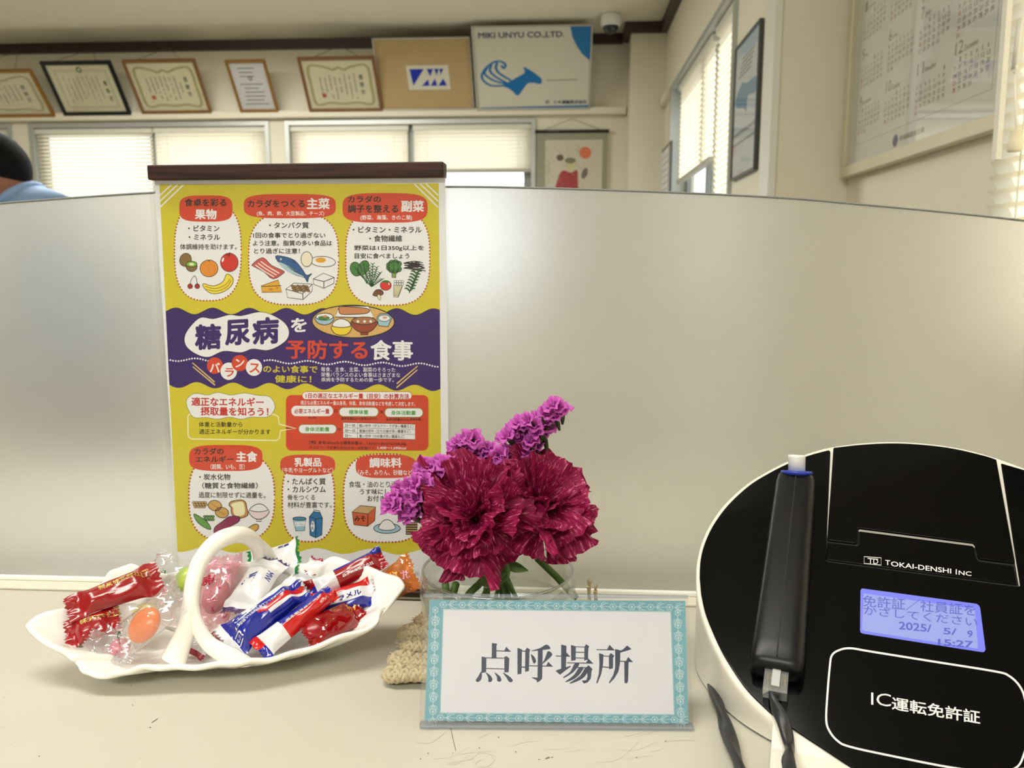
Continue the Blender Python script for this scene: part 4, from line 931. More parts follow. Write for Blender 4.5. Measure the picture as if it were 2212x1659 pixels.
MB().lathe([(.9, 0), (1.0, 0), (1.02, .003), (.98, .0062), (.9, .0062)], (fc.x, fc.y, 1.0), 48, (.054, 0, 0), (0, .0235, 0)).build('foot_ring', PORC, bk, True)
def hp(*L): return [V(q_) for q_ in sm([ony(40 + x / 2.5136, 1120 + y / 2.5136, Y) for x, y, Y in L], 6, False)]
def rad(n, *k): return [k[0] + 0] * n if len(k) == 1 else [k[min(len(k) - 1, int(i / (n - 1) * (len(k) - 1)))] + (k[min(len(k) - 1, int(i / (n - 1) * (len(k) - 1)) + 1)] - k[min(len(k) - 1, int(i / (n - 1) * (len(k) - 1)))]) * ((i / (n - 1) * (len(k) - 1)) % 1) for i in range(n)]
h1 = hp((842, 775, .4450), (872, 700, .4475), (908, 610, .4505), (928, 525, .4535), (935, 440, .457), (950, 340, .462), (985, 235, .469), (1060, 140, .477), (1145, 95, .486), (1225, 92, .496), (1290, 140, .507), (1312, 215, .517), (1312, 300, .527))
h2 = hp((1285, 784, .4475), (1228, 774, .4462), (1165, 754, .4458), (1095, 722, .4465), (1035, 682, .449), (985, 610, .451), (950, 530, .4535), (936, 440, .457))
h3 = hp((1290, 140, .507), (1340, 180, .515), (1392, 262, .525), (1430, 330, .53))
MB().tube(h1, rad(len(h1), .0082, .0064, .0056, .005, .0054, .0058, .0056, .0052, .005), 16, flat=.78, nrm=(0, -.9, .4)).tube(h2, rad(len(h2), .0012, .0040, .0056, .0054, .0048, .0045, .0046, .0046), 16, flat=.8, nrm=(0, -.9, .4)).tube(h3, rad(len(h3), .0048, .0048, .0055), 12, flat=.8, nrm=(0, -.9, .4)).build('handle', PORC, bk, True)

# ------------------------------------------------------------------ candies
def foil(n, c, r=.22): return mat('wrapper_' + n, c, r, spec=.7, var=.03, scale=60, coat=.3)
RED, DRED = foil('crimson', (146, 7, 20)), foil('red_bright', (196, 20, 22))
BLUE, WHT, PUR, GRN, MAG = foil('blue', (14, 30, 148)), foil('white', (228, 228, 230)), foil('violet', (74, 50, 100)), foil('green', (16, 118, 52)), foil('magenta_red', (168, 24, 60))
GLD = mat('gold_lettering', (226, 196, 116), .3, metal=.6); PNK = mat('pink_lettering', (206, 70, 120), .5); WTX = mat('white_lettering', (236, 236, 236), .5); BTX = mat('blue_lettering', (28, 40, 140), .5); GTX = mat('green_lettering', (20, 100, 50), .5); PLP = mat('pale_pink_print', (232, 160, 186), .5); YTX = mat('yellow_lettering', (236, 190, 60), .5)
CLR = clear('cellophane', gloss=.07, rough=.08, edge=.5, haze=.10, wrinkle=.5)
CLP = clear('pink_cellophane', (1, .80, .84), gloss=.07, rough=.1, edge=.4, haze=.28, hcol=(226, 176, 184), wrinkle=.5)
CLO = clear('orange_cellophane', (1, .66, .36), gloss=.07, rough=.08, edge=.4, haze=.35, hcol=(214, 116, 40), wrinkle=.5)
CLRD = clear('red_cellophane', (.9, .16, .16), gloss=.07, rough=.08, edge=.4, haze=.55, hcol=(168, 16, 26), wrinkle=.4)
def sweet(name, c): return mat(name, c, .25, sub=.2, var=.06)
def candy(label, A, B, wd, th, mats, fn=None, roll=0, face=(-.05, -.72, .69), inner=None, arts=(), crimp=.13, flare=1.0, group='wrapped candies in the basket', seed=0, teeth=9, bend=0.0, taper=(1, 1), endz=(1, 1), nm='wrapped_candy'):
    a, b = ony(*A), ony(*B); L_ = b - a; ln = L_.length; ex = L_ / ln
    n = V(face); n = (n - ex * n.dot(ex)).normalized(); s_ = n.cross(ex)
    if roll: n, s_ = n * math.cos(R(roll)) + s_ * math.sin(R(roll)), s_ * math.cos(R(roll)) - n * math.sin(R(roll))
    t = thing(nm, label, 'candy', (a + b) / 2 - V((0, 0, th)), group)
    mats = mats if isinstance(mats, list) else [mats]
    rn = random.Random(seed + 1); ph = [rn.uniform(0, 6.28) for _ in range(6)]
    def surf(u, v, sd, off=0):
        """u along 0..1, v across -1..1, sd front or back"""
        e = min(u, 1 - u) / crimp; f = min(1, max(0, (e - 1) * .9)); f = f * f * (3 - 2 * f)
        w = wd / 2 * (taper[0] + (taper[1] - taper[0]) * u) * (1 - (1 - .86) * f * flare)
        h = th / 2 * f * max(0, 1 - abs(v) ** 2.4) ** .75
        h *= 1 + .10 * math.sin(9 * u + 3 * v + ph[0]) + .07 * math.sin(17 * u - 7 * v + ph[1]) + .05 * math.sin(31 * v + ph[2] + 4 * u)
        z = sd * (h + off)
        ed = max(0, 1.15 - e) if e < 1.15 else 0
        z += .0005 * math.sin(u * ln / .0012 * 6.28 / 2) * (1 if e < .95 else 0) + (.0016 * math.sin(v * 3 + ph[3]) + .0012 * math.sin(v * 7 + ph[4])) * min(1, ed * 1.5) + bend * math.sin(math.pi * u)
        return a + ex * (u * ln) + s_ * (v * w) + n * z
    us = [0, .35 * crimp, .7 * crimp] + [crimp * .95 + (1 - 1.9 * crimp) * i / 26 for i in range(27)] + [1 - .7 * crimp, 1 - .35 * crimp, 1]
    nv = 2 * teeth
    vs, fs, mi = [], [], []
    for sd in (1, -1):
        k = len(vs)
        for i, u in enumerate(us):
            for j in range(nv + 1):
                uu = u
                if i == 0: uu = u + (.0016 / ln) * (j % 2) * endz[0]
                if i == len(us) - 1: uu = u - (.0016 / ln) * (j % 2) * endz[1]
                vs.append(surf(uu, j / nv * 2 - 1, sd, .00005))
        for i in range(len(us) - 1):
            for j in range(nv):
                q_ = k + i * (nv + 1) + j; f = (q_, q_ + 1, q_ + nv + 2, q_ + nv + 1)
                fs.append(f if sd < 0 else f[::-1]); mi.append(fn((us[i] + us[i + 1]) / 2, (j + .5) / nv * 2 - 1, sd) if fn else 0)
    new('wrapper', vs, fs, mats, t, mi, smooth=True)
    if inner:
        m_, (iu, iv, r1, r2, r3) = inner
        c_ = a + ex * (iu * ln) + s_ * (iv * wd / 2)
        MB().ball(c_, (r1, r2, r3), 24, 14, ex, s_, n).build('sweet', m_, t, True)
    if arts:
        p_ = Print((0, 0, 0), n, step=6e-5, mapper=lambda x, y, d: surf(x, 1 - 2 * y, 1, .00018 + d))
        for f in arts: f(p_)
        p_.build('print', t)
    return t
def tx(s, u0, v0, u1, v1, m, bold=.02, rot=False, flip=False):
    """text on a wrapper from (u0, v0) to (u1, v1); rot turns it to read across the wrapper"""
    def f(p_):
        vs, fs = glyph(s, bold)
        if rot: P_ = [(u0 + (u1 - u0) * y, v0 + (v1 - v0) * x) for x, y in vs]
        else: P_ = [(u0 + (u1 - u0) * x, v1 + (v0 - v1) * y) for x, y in vs]
        if flip: P_ = [(u0 + u1 - x, v0 + v1 - y) for x, y in P_]
        p_.lv(2).raw(P_, fs, m, _n[(s, bold)])
    return f
def pl_(pts, m): return lambda p_: p_.lv(1).raw(pts, [tuple(range(len(pts)))], m)
def flw(m, n, seed, u0=.02, u1=.98, r=.02, asp=2.2):
    """little five petalled blossoms scattered on the film"""
    def f(p_):
        rn = random.Random(seed)
        for i in range(n):
            cu, cv = rn.uniform(u0, u1), rn.uniform(.12, .88); rr = r * rn.uniform(.7, 1.3)
            p_.lv(1).raw([(cu + rr * (.65 + .35 * math.cos(5 * t)) * math.cos(t), cv + asp * rr * (.65 + .35 * math.cos(5 * t)) * math.sin(t)) for t in [k * 6.2832 / 25 for k in range(25)]], [tuple(range(25))], m)
    return f
def endprint(m, w=.12, seed=3, both=True):
    """fine crossed lines printed at the ends of the film"""
    def f(p_):
        rn = random.Random(seed)
        for side in ((0, 1) if both else (0,)):
            for i in range(26):
                u, v = rn.uniform(.01, w), rn.uniform(.03, .97); u = 1 - u if side else u; du, dv = rn.uniform(-.03, .03), rn.uniform(-.12, .12)
                p_.lv(1).raw([(u, v), (u + .004, v + .012), (u + du + .004, v + dv + .012), (u + du, v + dv)], [(0, 1, 2, 3)], m)
    return f
def recycle(u, v, m, s_=.05, asp=2.4):
    """the plastic wrapper mark: a square of bent arrows round two letters"""
    def f(p_):
        q_ = rrect(-1, -1, 1, 1, .35, 4)
        w = .16
        for k in range(2):
            seg = [q_[(k * 14 + i) % len(q_)] for i in range(12)]
            vs = []
            for (x, y) in seg: vs += [(u + s_ * x * (1 - w), v + asp * s_ * y * (1 - w)), (u + s_ * x * (1 + w), v + asp * s_ * y * (1 + w))]
            p_.lv(2).raw(vs, [(2 * i, 2 * i + 1, 2 * i + 3, 2 * i + 2) for i in range(len(seg) - 1)], m)
        g, fs = glyph('プラ', .03); p_.raw([(u - s_ * .6 + 1.2 * s_ * x, v + asp * s_ * (.45 - .9 * y)) for x, y in g], fs, m)
    return f
stripes = lambda p_: [p_.lv(1).raw([(.34 + i * .1, .62), (.40 + i * .1, .62), (.40 + i * .1, .65), (.34 + i * .1, .65)], [(0, 1, 2, 3)], WTX) for i in range(2)]
candy('long crimson foil candy with gold lettering, topmost at the left of the basket', (140, 1318, .456), (349, 1244, .490), .0225, .011, RED, taper=(.8, 1.25), arts=(tx('製菓株式会社', .36, .18, .80, .36, GLD), recycle(.85, .3, GLD, .04), stripes), seed=1)
candy('short crimson foil candy with gold lettering, lower left in the basket', (138, 1374, .4475), (262, 1332, .463), .0205, .008, RED, arts=(tx('株式会社', .3, .2, .9, .4, GLD), recycle(.93, .25, GLD, .05)), seed=2, crimp=.16)
candy('clear-wrapped pale yellow candy between the crimson and orange candies', (234, 1338, .463), (345, 1322, .478), .0215, .010, CLR, inner=(sweet('pale_yellow_sweet', (206, 192, 110)), (.72, 0, .008, .0075, .005)), arts=(endprint(PLP, .2, 4),), seed=3, crimp=.2)
candy('clear-wrapped bright orange ball candy beside the forked handle', (392, 1282, .452), (232, 1418, .4475), .0265, .018, CLR, inner=(sweet('orange_sweet', (236, 116, 12)), (.5, 0, .0120, .0100, .0055)), arts=(recycle(.72, .5, GTX, .045, 2.0), endprint(PLP, .2, 5), flw(PNK, 5, 3, .75, .98, .014)), seed=4, crimp=.15)
candy('pink-printed clear candy wrapper lying low at the left front', (192, 1368, .4495), (300, 1418, .4500), .018, .006, CLR, arts=(endprint(PLP, .25, 6), flw(PNK, 7, 5, .2, .9, .016)), inner=(sweet('rose_sweet', (216, 120, 140)), (.62, 0, .006, .006, .0025)), seed=5, crimp=.2)
candy('clear-wrapped green candy with pink blossom ends, behind the handle', (326, 1222, .520), (432, 1266, .505), .027, .013, CLR, inner=(sweet('green_sweet', (174, 196, 84)), (.72, .1, .0095, .009, .0055)), arts=(endprint(PNK, .2, 7), recycle(.36, .62, GTX, .06, 1.5)), seed=6, crimp=.18)
candy('pink cellophane candy with a red printed character, inside the handle arch', (486, 1196, .518), (452, 1352, .476), .0275, .013, CLP, arts=(tx('飴', .36, .93, .50, .50, MAG, .045, True), flw(PNK, 6, 9, .5, .95, .026, 1.8), flw(PLP, 5, 10, .05, .4, .04, 1.8)), inner=(sweet('pink_sweet', (204, 130, 140)), (.6, 0, .013, .009, .005)), seed=7)
def gre(u, v, s_): return 1 if (u < .06 or u > .94) else 0
candy('silver-white candy with green serrated ends, standing tallest at the back', (533, 1232, .532), (648, 1198, .520), .0262, .008, [WHT, GRN], gre, arts=(tx('製菓', .62, .06, .82, .14, BTX),), seed=8, crimp=.11, roll=-6)
def vio(u, v, s_): return 1 if u < .05 or u > .9 else 0
candy('white candy with violet serrated ends and blue slanted stripes', (588, 1206, .512), (512, 1328, .472), .0265, .013, [WHT, PUR], vio, arts=tuple(pl_([(.36 + i * .05, .50), (.39 + i * .05, .50), (.47 + i * .05, .66 + .03 * i), (.44 + i * .05, .68 + .03 * i)], BTX) for i in range(4)) + (tx('MW', .3, .08, .44, .24, BTX),), seed=9, crimp=.14)
def bl_(u, v, s_):
    if u > .9: return 1
    if u > .56 - .2 * v or v > .55: return 0
    return 1 if v < -.45 else (0 if v < .0 else (2 if v < .3 else 1))
candy('large blue candy with white lettering and a red and white stripe, front middle', (654, 1262, .488), (487, 1396, .452), .0262, .017, [BLUE, WHT, DRED], bl_, arts=(tx('本品は製造した工場で作られた製品です', .2, .50, .84, .60, WTX, .02), recycle(.86, .36, WTX, .045), pl_([(.52, .66), (.80, .66), (.80, .80), (.52, .80)], WTX), tx('小麦・乳・大豆', .54, .69, .78, .77, BTX)), seed=10, crimp=.1, taper=(.8, 1.1))
def stk(u, v, s_):
    if u > .9: return 0 if v > .1 else 2
    if u > .68: return 1
    return 2 if v > -.1 else 0
candy('red and blue striped stick candy with a white band, lowest at the front', (720, 1276, .486), (556, 1407, .4460), .0162, .011, [BLUE, WHT, DRED], stk, arts=(tx('森永製菓株式会社', .16, .46, .62, .60, WTX, .02, flip=True), tx('プラ', .1, .18, .22, .32, WTX)), seed=11, crimp=.06, taper=(.8, 1.2), endz=(0, 0))
def stk2(u, v, s_):
    if u > .88: return 0 if v > -.2 else 2
    if u > .62: return 1
    return 2 if v > -.55 else 0
candy('dark red stick candy lying across the top at the right, its end pinched flat', (830, 1202, .522), (664, 1280, .497), .0155, .010, [BLUE, WHT, RED], stk2, arts=(tx('森永製菓株式会社', .16, .24, .56, .40, WTX, .02, flip=True),), seed=12, crimp=.08, taper=(1.15, 1.0), endz=(0, 0))
def car(u, v, s_): return 1 if u > .93 or u < .05 else (2 if v > .45 else (0 if v < -.3 else 1))
candy('white caramel wrapper with red top, blue bottom and dark blue katakana', (668, 1318, .489), (812, 1274, .500), .0206, .011, [BLUE, WHT, DRED], car, arts=(tx('キャラメル', .2, .40, .80, .60, BTX, .04),), seed=13, crimp=.1, roll=-5)
def mor(u, v, s_): return 0
candy('white candy with a small red maker mark, mostly covered in the pile middle', (585, 1344, .484), (668, 1272, .498), .020, .009, [WHT], mor, arts=(tx('MORINAGA', .5, .35, .9, .45, MAG, .03), pl_([(.62, .28), (.66, .16), (.7, .24), (.74, .16), (.78, .28)], MAG), tx('森', .4, .56, .52, .76, BTX, .04)), seed=14)
candy('orange cellophane fruit candy overhanging the right end of the basket', (776, 1306, .512), (896, 1228, .5135), .0285, .013, CLO, inner=(sweet('amber_sweet', (204, 124, 24)), (.42, 0, .017, .011, .006)), arts=(tx('ポン', .62, .3, .78, .6, YTX, .03), tx('た', .8, .4, .9, .66, PLP, .03), flw(WTX, 4, 12, .5, .9, .016)), seed=15, crimp=.12)
candy('red cellophane fruit candy under the striped stick, right front', (652, 1372, .4565), (784, 1316, .491), .023, .010, CLRD, inner=(sweet('red_sweet', (150, 16, 30)), (.45, 0, .018, .009, .0045)), arts=(tx('ポップ', .74, .18, .92, .46, YTX, .05), tx('ル', .74, .56, .84, .76, PLP), tx('5', .92, .3, .96, .42, WTX)), seed=16)
def brd(u, v, s_): return 1 if u < .08 else 0
candy('pale candy with a maroon serrated edge, behind the dark red stick', (700, 1212, .528), (650, 1262, .508), .020, .009, [WHT, MAG], brd, arts=(pl_(sup(.55, .5, .2, .3, 2, 20), mat('brown_picture', (150, 60, 40), .4)),), seed=17, roll=6)
def low(u, v, s_): return 1 if v < -.45 else 0
candy('small white wrapper with a magenta edge under the handle fork', (400, 1384, .466), (452, 1408, .4585), .0135, .006, [WHT, MAG], low, seed=18, crimp=.14)
candy('pale pink wrapper with red lettering at the foot of the handle fork', (442, 1362, .472), (492, 1384, .462), .013, .006, foil('pale_pink', (226, 196, 196)), arts=(tx('りんご', .2, .35, .8, .65, MAG, .03),), seed=19, crimp=.16)

# ------------------------------------------------------------------ cord mat under the vase
CRD = mat('beige_braided_cord', (190, 176, 142), .7, var=.2, scale=300); FRY = mat('frayed_cord_fibre', (196, 182, 148), .85, var=.2)
mt_ = thing('cord_mat', 'beige braided cord mat with frayed fringe ends, under the glass vase', 'mat', (-.04, .508, 1.0))
rnd = random.Random(12)
fr = MB()
def fray(p_, d_, n=9, l=.007):
    for k in range(n):
        e_ = (V(d_) + V((rnd.uniform(-.6, .6), rnd.uniform(-.6, .6), rnd.uniform(-.5, .7)))).normalized() * l * rnd.uniform(.6, 1.3)
        fr.tube([p_, p_ + e_ * .5 + V((0, 0, rnd.uniform(-.0005, .001))), p_ + e_], [.0006, .0004, .0002], 4)
def rope(pts, r):
    """a cord of braided strands wound round a centre line"""
    P_ = [V(q_) for q_ in sm(pts, 5, False)]; D = [0]
    for a_, b_ in zip(P_, P_[1:]): D.append(D[-1] + (b_ - a_).length)
    m = MB(); N_ = max(12, int(D[-1] / .0011)); j = 0; ctr = []
    for i in range(N_ + 1):
        s_ = D[-1] * i / N_
        while j < len(D) - 2 and D[j + 1] < s_: j += 1
        ctr.append((P_[j].lerp(P_[j + 1], (s_ - D[j]) / max(1e-9, D[j + 1] - D[j])), (P_[j + 1] - P_[j]).normalized(), s_))
    for sgn in (1, -1):
        for k in range(4):
            L_ = []
            for c_, t_, s_ in ctr:
                u_ = (V((0, 0, 1)) - t_ * t_.z).normalized(); v_ = t_.cross(u_); an = sgn * s_ / .0115 * 6.2832 + k * 1.5708 + (.6 if sgn < 0 else 0)
                rr = r * (.66 + .13 * math.sin(2 * an * sgn + k * 3.1416 + (1.57 if sgn > 0 else -1.57))); L_.append(c_ + u_ * (math.sin(an) * rr) + v_ * (math.cos(an) * rr))
            m.tube(L_, r * .36, 6)
    return m
y = .4475; row = 0
while y < .568:
    z = 1.0043 + (.0 if row % 2 else .0035) * (1 if row > 2 else .6); x0 = -.094 - rnd.uniform(0, .010) + .008 * (row / 14); x1 = .020 + rnd.uniform(-.004, .004)
    r_ = .0042
    pts = [V((x0 + (x1 - x0) * i / 12, y + .0012 * math.sin(i * 1.3 + row), z + .001 * math.sin(i * .9 + row * 2))) for i in range(13)]
    if row % 2 == 0 and row < 13:        # the strand turns back on itself as a loop
        ar = [V((x0 - .0045 * math.sin(t), y + .0043 * (1 - math.cos(t)), z - .0008 * math.sin(t))) for t in [math.pi * i / 6 for i in range(1, 7)]]
        pts = pts[::-1] + ar + [V((x0 + (x1 - x0) * i / 12, y + .0086, z - .0022)) for i in range(1, 13)]
        fray(V((x0 - .003, y + .004, z)), (-1, 0, .2), 7, .005)
    else: fray(pts[0], (-1, 0, .1), 14, .008)
    rope(pts, r_).build('cord', CRD, mt_, True, fix=False)
    y += .0087; row += 1
for (px, py) in ((1272, 1266), (1286, 1276)):
    b_ = V((onz(px, 1290, 1.003).x, .572, 1.004)); e_ = ony(px, py, .5705)
    fr.tube([b_, b_.lerp(e_, .5), e_], [.0016, .0014, .0018], 6); fray(e_, (0, 0, 1), 10, .005)
fr.build('frayed_ends', FRY, mt_)

# ------------------------------------------------------------------ glass vase
VC = ony(1075, 1228, .497); VX, VY, VZ = VC.x, VC.y, 1.0115; rz = VC.z
vz = thing('glass_vase', 'round clear glass bowl vase holding carnations, behind the sign', 'vase', (VX, VY, VZ))
GL = clear('vase_glass', (.97, .985, .975), gloss=.05, rough=.015, edge=.62)
H_ = rz - VZ
prof = [(.0001, 0), (.026, 0), (.034, .002), (.043, H_ * .22), (.0495, H_ * .48), (.0512, H_ * .68), (.0505, H_ * .86), (.0492, H_), (.0481, H_ - .0004), (.0493, H_ * .86), (.0499, H_ * .68), (.0482, H_ * .48), (.0415, H_ * .24), (.032, .0055), (.0001, .0045)]
MB().lathe(prof, (VX, VY, VZ), 72).build('bowl', GL, vz, True)
RIMG = clear('vase_rim_glass', (.74, .78, .77), gloss=.22, rough=.04, edge=.5)
MB().tube([V((VX + .0487 * math.cos(t), VY + .0487 * math.sin(t), rz)) for t in [i * 6.2832 / 72 for i in range(72)]], .0009, 8, closed=True).build('rim', RIMG, vz, True)
WTR = clear('vase_water', (.93, .95, .92), gloss=.05, rough=.01, edge=.4)
MB().lathe([(.0001, 0), (.031, .0006), (.041, H_ * .24 - .005), (.0478, H_ * .46 - .005), (.0001, H_ * .46 - .005)], (VX, VY, VZ + .006), 48).build('water', WTR, vz, True)

# ------------------------------------------------------------------ flowers
def petal_mat():
    m = mat('carnation_petal', (150, 18, 62), .6, var=0, spec=.25)
    N, L = m.node_tree.nodes, m.node_tree.links; b = N['Principled BSDF']
    t = N.new('ShaderNodeUVMap'); mp = N.new('ShaderNodeMapping'); mp.inputs['Scale'].default_value = (3.2, 26, 1)
    n = N.new('ShaderNodeTexNoise'); n.inputs['Scale'].default_value = 1.6; n.inputs['Detail'].default_value = 6; n.inputs['Roughness'].default_value = .7
    r = N.new('ShaderNodeValToRGB'); e = r.color_ramp.elements
    e[0].position = .42; e[0].color = (*lin((116, 2, 48)), 1); e[1].position = .66; e[1].color = (*lin((232, 146, 178)), 1)
    q_ = e.new(.56); q_.color = (*lin((158, 22, 84)), 1)
    L.new(t.outputs[0], mp.inputs[0]); L.new(mp.outputs[0], n.inputs['Vector']); L.new(n.outputs[0], r.inputs[0]); L.new(r.outputs[0], b.inputs['Base Color'])
    tl = N.new('ShaderNodeBsdfTranslucent'); mx = N.new('ShaderNodeMixShader'); mx.inputs[0].default_value = .25
    L.new(r.outputs[0], tl.inputs[0]); L.new(b.outputs[0], mx.inputs[1]); L.new(tl.outputs[0], mx.inputs[2]); L.new(mx.outputs[0], N['Material Output'].inputs[0])
    return m
PET = petal_mat(); STEM = mat('flower_stem_green', (92, 124, 62), .5, var=.15, scale=60); CALY = mat('dark_calyx_green', (54, 66, 36), .6, var=.3, scale=200)
STAT = mat('statice_magenta', (206, 94, 192), .6, var=.22, scale=160, trans=.25)
def frame_of(ax):
    ax = V(ax).normalized(); e1 = (V((0, 0, 1)) - ax * ax.z); e1 = (e1 if e1.length > .1 else V((1, 0, 0))).normalized(); return ax, e1, ax.cross(e1)
def petals(c, axis, radius, rings, seed, per=(9, 19)):
    """ruffled fan petals with toothed outer edges, set in rings round an axis"""
    rn = random.Random(seed); ax, e1, e2 = frame_of(axis); vs, fs, uv = [], [], []
    nu, nv = per
    for n_, th0, dth, lf in rings:
        for k in range(n_):
            phi = 2 * math.pi * (k + rn.uniform(-.4, .4)) / n_ + rn.random() * .6; th = R(th0 + rn.uniform(-15, 15)); dt = R(dth + rn.uniform(-26, 22)); ln = radius * lf * rn.uniform(.88, 1.1)
            d = e1 * math.cos(phi) + e2 * math.sin(phi); sd = ax.cross(d)
            fan = R(rn.uniform(46, 66)); amp = ln * rn.uniform(.12, .30); fq = rn.choice((2.2, 3, 3.6, 4.4)); ph = rn.uniform(0, 6.28); base = len(vs); tw = rn.uniform(-.5, .5); uo = rn.uniform(0, 9)
            P_ = V(c) - ax * (radius * .25); path = []
            for i in range(nu + 1):
                a_ = th + dt * (i / nu) ** 1.3; path.append((P_.copy(), a_)); P_ = P_ + (ax * math.cos(a_) + d * math.sin(a_)) * (ln * 1.2 / nu)
            for i in range(nu + 1):
                u = i / nu; p0, a_ = path[i]; nn = d * math.cos(a_) - ax * math.sin(a_); fw = ax * math.cos(a_) + d * math.sin(a_)
                for j in range(nv + 1):
                    v = j / nv * 2 - 1; w = ln * (.07 + .93 * u ** 1.15)
                    q_ = p0 + sd * (math.sin(v * fan) * w) - fw * ((1 - math.cos(v * fan)) * w * .75)
                    q_ = q_ + nn * (amp * u ** 1.6 * (math.sin(v * fq * 1.6 + ph) + .4 * math.sin(v * fq * 3.7 + ph * 2)) + tw * v * w * .5)
                    if i == nu: q_ = q_ - fw * (.0014 * (j % 2) + .0012 * rn.random())
                    vs.append(q_); uv.append((u + uo, v * (.3 + .7 * u) * .5 + uo))
            for i in range(nu):
                for j in range(nv): q_ = base + i * (nv + 1) + j; fs.append((q_, q_ + 1, q_ + nv + 2, q_ + nv + 1))
    return vs, fs, uv
def carnation(label, c, axis, rad_, rings, seed, foot):
    t = thing('carnation', label, 'flower', foot, 'carnations in the vase')
    v_, f_, u_ = petals(c, axis, rad_, rings, seed); new('petals', v_, f_, PET, t, smooth=True, uv=u_)
    ax = V(axis).normalized(); b0 = V(c) - ax * rad_ * .2
    MB().lathe([(.002, -.024), (.0052, -.019), (.0066, -.008), (.0072, .002)], b0, 18, *[frame_of(ax)[i] for i in (1, 2, 0)]).build('calyx', STEM, t, True)
    e_ = b0 - ax * .022
    MB().tube([V(q_) for q_ in sm([e_, e_.lerp(V(foot), .35) + V((0, 0, .004)), e_.lerp(V(foot), .75), V(foot)], 5, False)], .0024, 10).build('stem', STEM, t, True)
    return t
RG = [(4, 6, 26, .58), (5, 20, 24, .74), (6, 36, 30, .9), (6, 56, 40, 1.0), (7, 78, 40, 1.08)]
carnation('large crimson carnation with pink streaks, front, drooping over the vase rim', ony(1022, 1112, .462), (-.16, -.80, .60), .0300, RG, 5, (VX + .012, VY + .006, VZ + .007))
RG2 = [(3, 6, 26, .6), (5, 22, 24, .8), (6, 40, 32, .98), (7, 68, 40, 1.1)]
carnation('crimson carnation leaning right behind the larger one, tallest edge raised', ony(1172, 1090, .485), (.42, -.66, .62), .0310, RG2, 11, (VX - .018, VY + .010, VZ + .007))
def floret_mesh(seed):
    rn = random.Random(seed); vs, fs = [], []; n = 22
    for i, (r, z) in enumerate(((.0008, -.004), (.0018, 0), (.0038, .0022), (.0056, .0030), (.0062, .0024))):
        for k in range(n):
            t = 2 * math.pi * k / n; rr = r * (1 + (.16 * math.cos(5 * t + seed) + .10 * math.cos(11 * t + 2 * seed)) * i / 4); zz = z + (.0013 * math.sin(8 * t + seed) + .0009 * rn.uniform(-1, 1)) * (i / 4)
            vs.append(V((rr * math.cos(t), rr * math.sin(t), zz)))
    for i in range(4):
        for k in range(n): fs.append((i * n + k, i * n + (k + 1) % n, (i + 1) * n + (k + 1) % n, (i + 1) * n + k))
    k0 = len(vs)
    for i, (r, z) in enumerate(((.0012, -.001), (.0026, .0034), (.0036, .0040))):
        for k in range(n):
            t = 2 * math.pi * k / n; vs.append(V((r * (1 + .2 * math.cos(5 * t + 1)) * math.cos(t), r * (1 + .2 * math.cos(5 * t + 1)) * math.sin(t), z + .0010 * math.sin(7 * t) * i / 2)))
    for i in range(2):
        for k in range(n): fs.append((k0 + i * n + k, k0 + i * n + (k + 1) % n, k0 + (i + 1) * n + (k + 1) % n, k0 + (i + 1) * n + k))
    me = bpy.data.meshes.new('floret'); me.from_pydata(vs, [], fs); me.materials.append(STAT); me.polygons.foreach_set('use_smooth', [True] * len(fs)); me.update(); return me
FM = [floret_mesh(i) for i in range(5)]
def statice(label, pts, Y, updir, stem_pts, seed, foot):
    """sprig of papery florets on dark green calyces; pts in the crop (800, 840, x3.3185)"""
    rn = random.Random(seed); t = thing('statice_sprig', label, 'flower', foot, 'statice sprigs in the vase'); cal = MB()
    for i, (x, y) in enumerate(pts):
        c_ = ony(800 + x / 3.3185, 840 + y / 3.3185, Y + rn.uniform(-.007, .007)); d = (V(updir) + V((rn.uniform(-.5, .5), rn.uniform(-.5, .3), rn.uniform(-.4, .4)))).normalized()
        o = bpy.data.objects.new('floret', FM[rn.randrange(5)]); COL.objects.link(o); o.parent = t; o.location = c_ - ORG[t]
        o.rotation_euler = d.to_track_quat('Z', 'Y').to_euler(); s_ = rn.uniform(.85, 1.12); o.scale = (s_, s_, s_)
        cal.tube([c_ - d * .002, c_ - d * .006, c_ - d * .011], [.0019, .0017, .0008], 6)
    cal.build('calyces', CALY, t)
    sp = [ony(800 + x / 3.3185, 840 + y / 3.3185, yy) for x, y, yy in stem_pts] + [V(foot)]
    MB().tube([V(q_) for q_ in sm(sp, 5, False)], .0015, 8).build('stem', STEM, t, True)
    return t
zf = VZ + .007
statice('tall magenta statice sprig, rising highest to the right', [(1310, 130), (1375, 160), (1330, 205), (1255, 185), (1190, 205), (1130, 230), (1245, 245), (1180, 265), (1070, 255), (1270, 275), (1035, 290), (1130, 315), (1205, 315), (1250, 345), (1175, 345), (950, 375), (1030, 350), (1085, 355), (985, 345), (1090, 425), (1150, 420), (1195, 435), (1125, 455), (1340, 135), (1285, 165), (1100, 285), (1160, 385)], .502, (-.25, -.35, .9), [(1330, 200, .506), (1230, 360, .507), (1150, 520, .506), (1100, 800, .502)], 31, (VX - .006, VY + .018, zf))
statice('magenta statice sprig behind the front carnation, rising in the middle', [(630, 385), (690, 360), (740, 365), (605, 415), (660, 430), (720, 420), (775, 440), (835, 430), (640, 490), (700, 485), (750, 470), (800, 500), (850, 490), (905, 480), (955, 490), (870, 525), (740, 530), (800, 540), (920, 480), (965, 455), (880, 445), (690, 520)], .497, (-.2, -.4, .85), [(700, 430, .5), (780, 580, .502), (860, 800, .502)], 32, (VX + .002, VY + .022, zf))
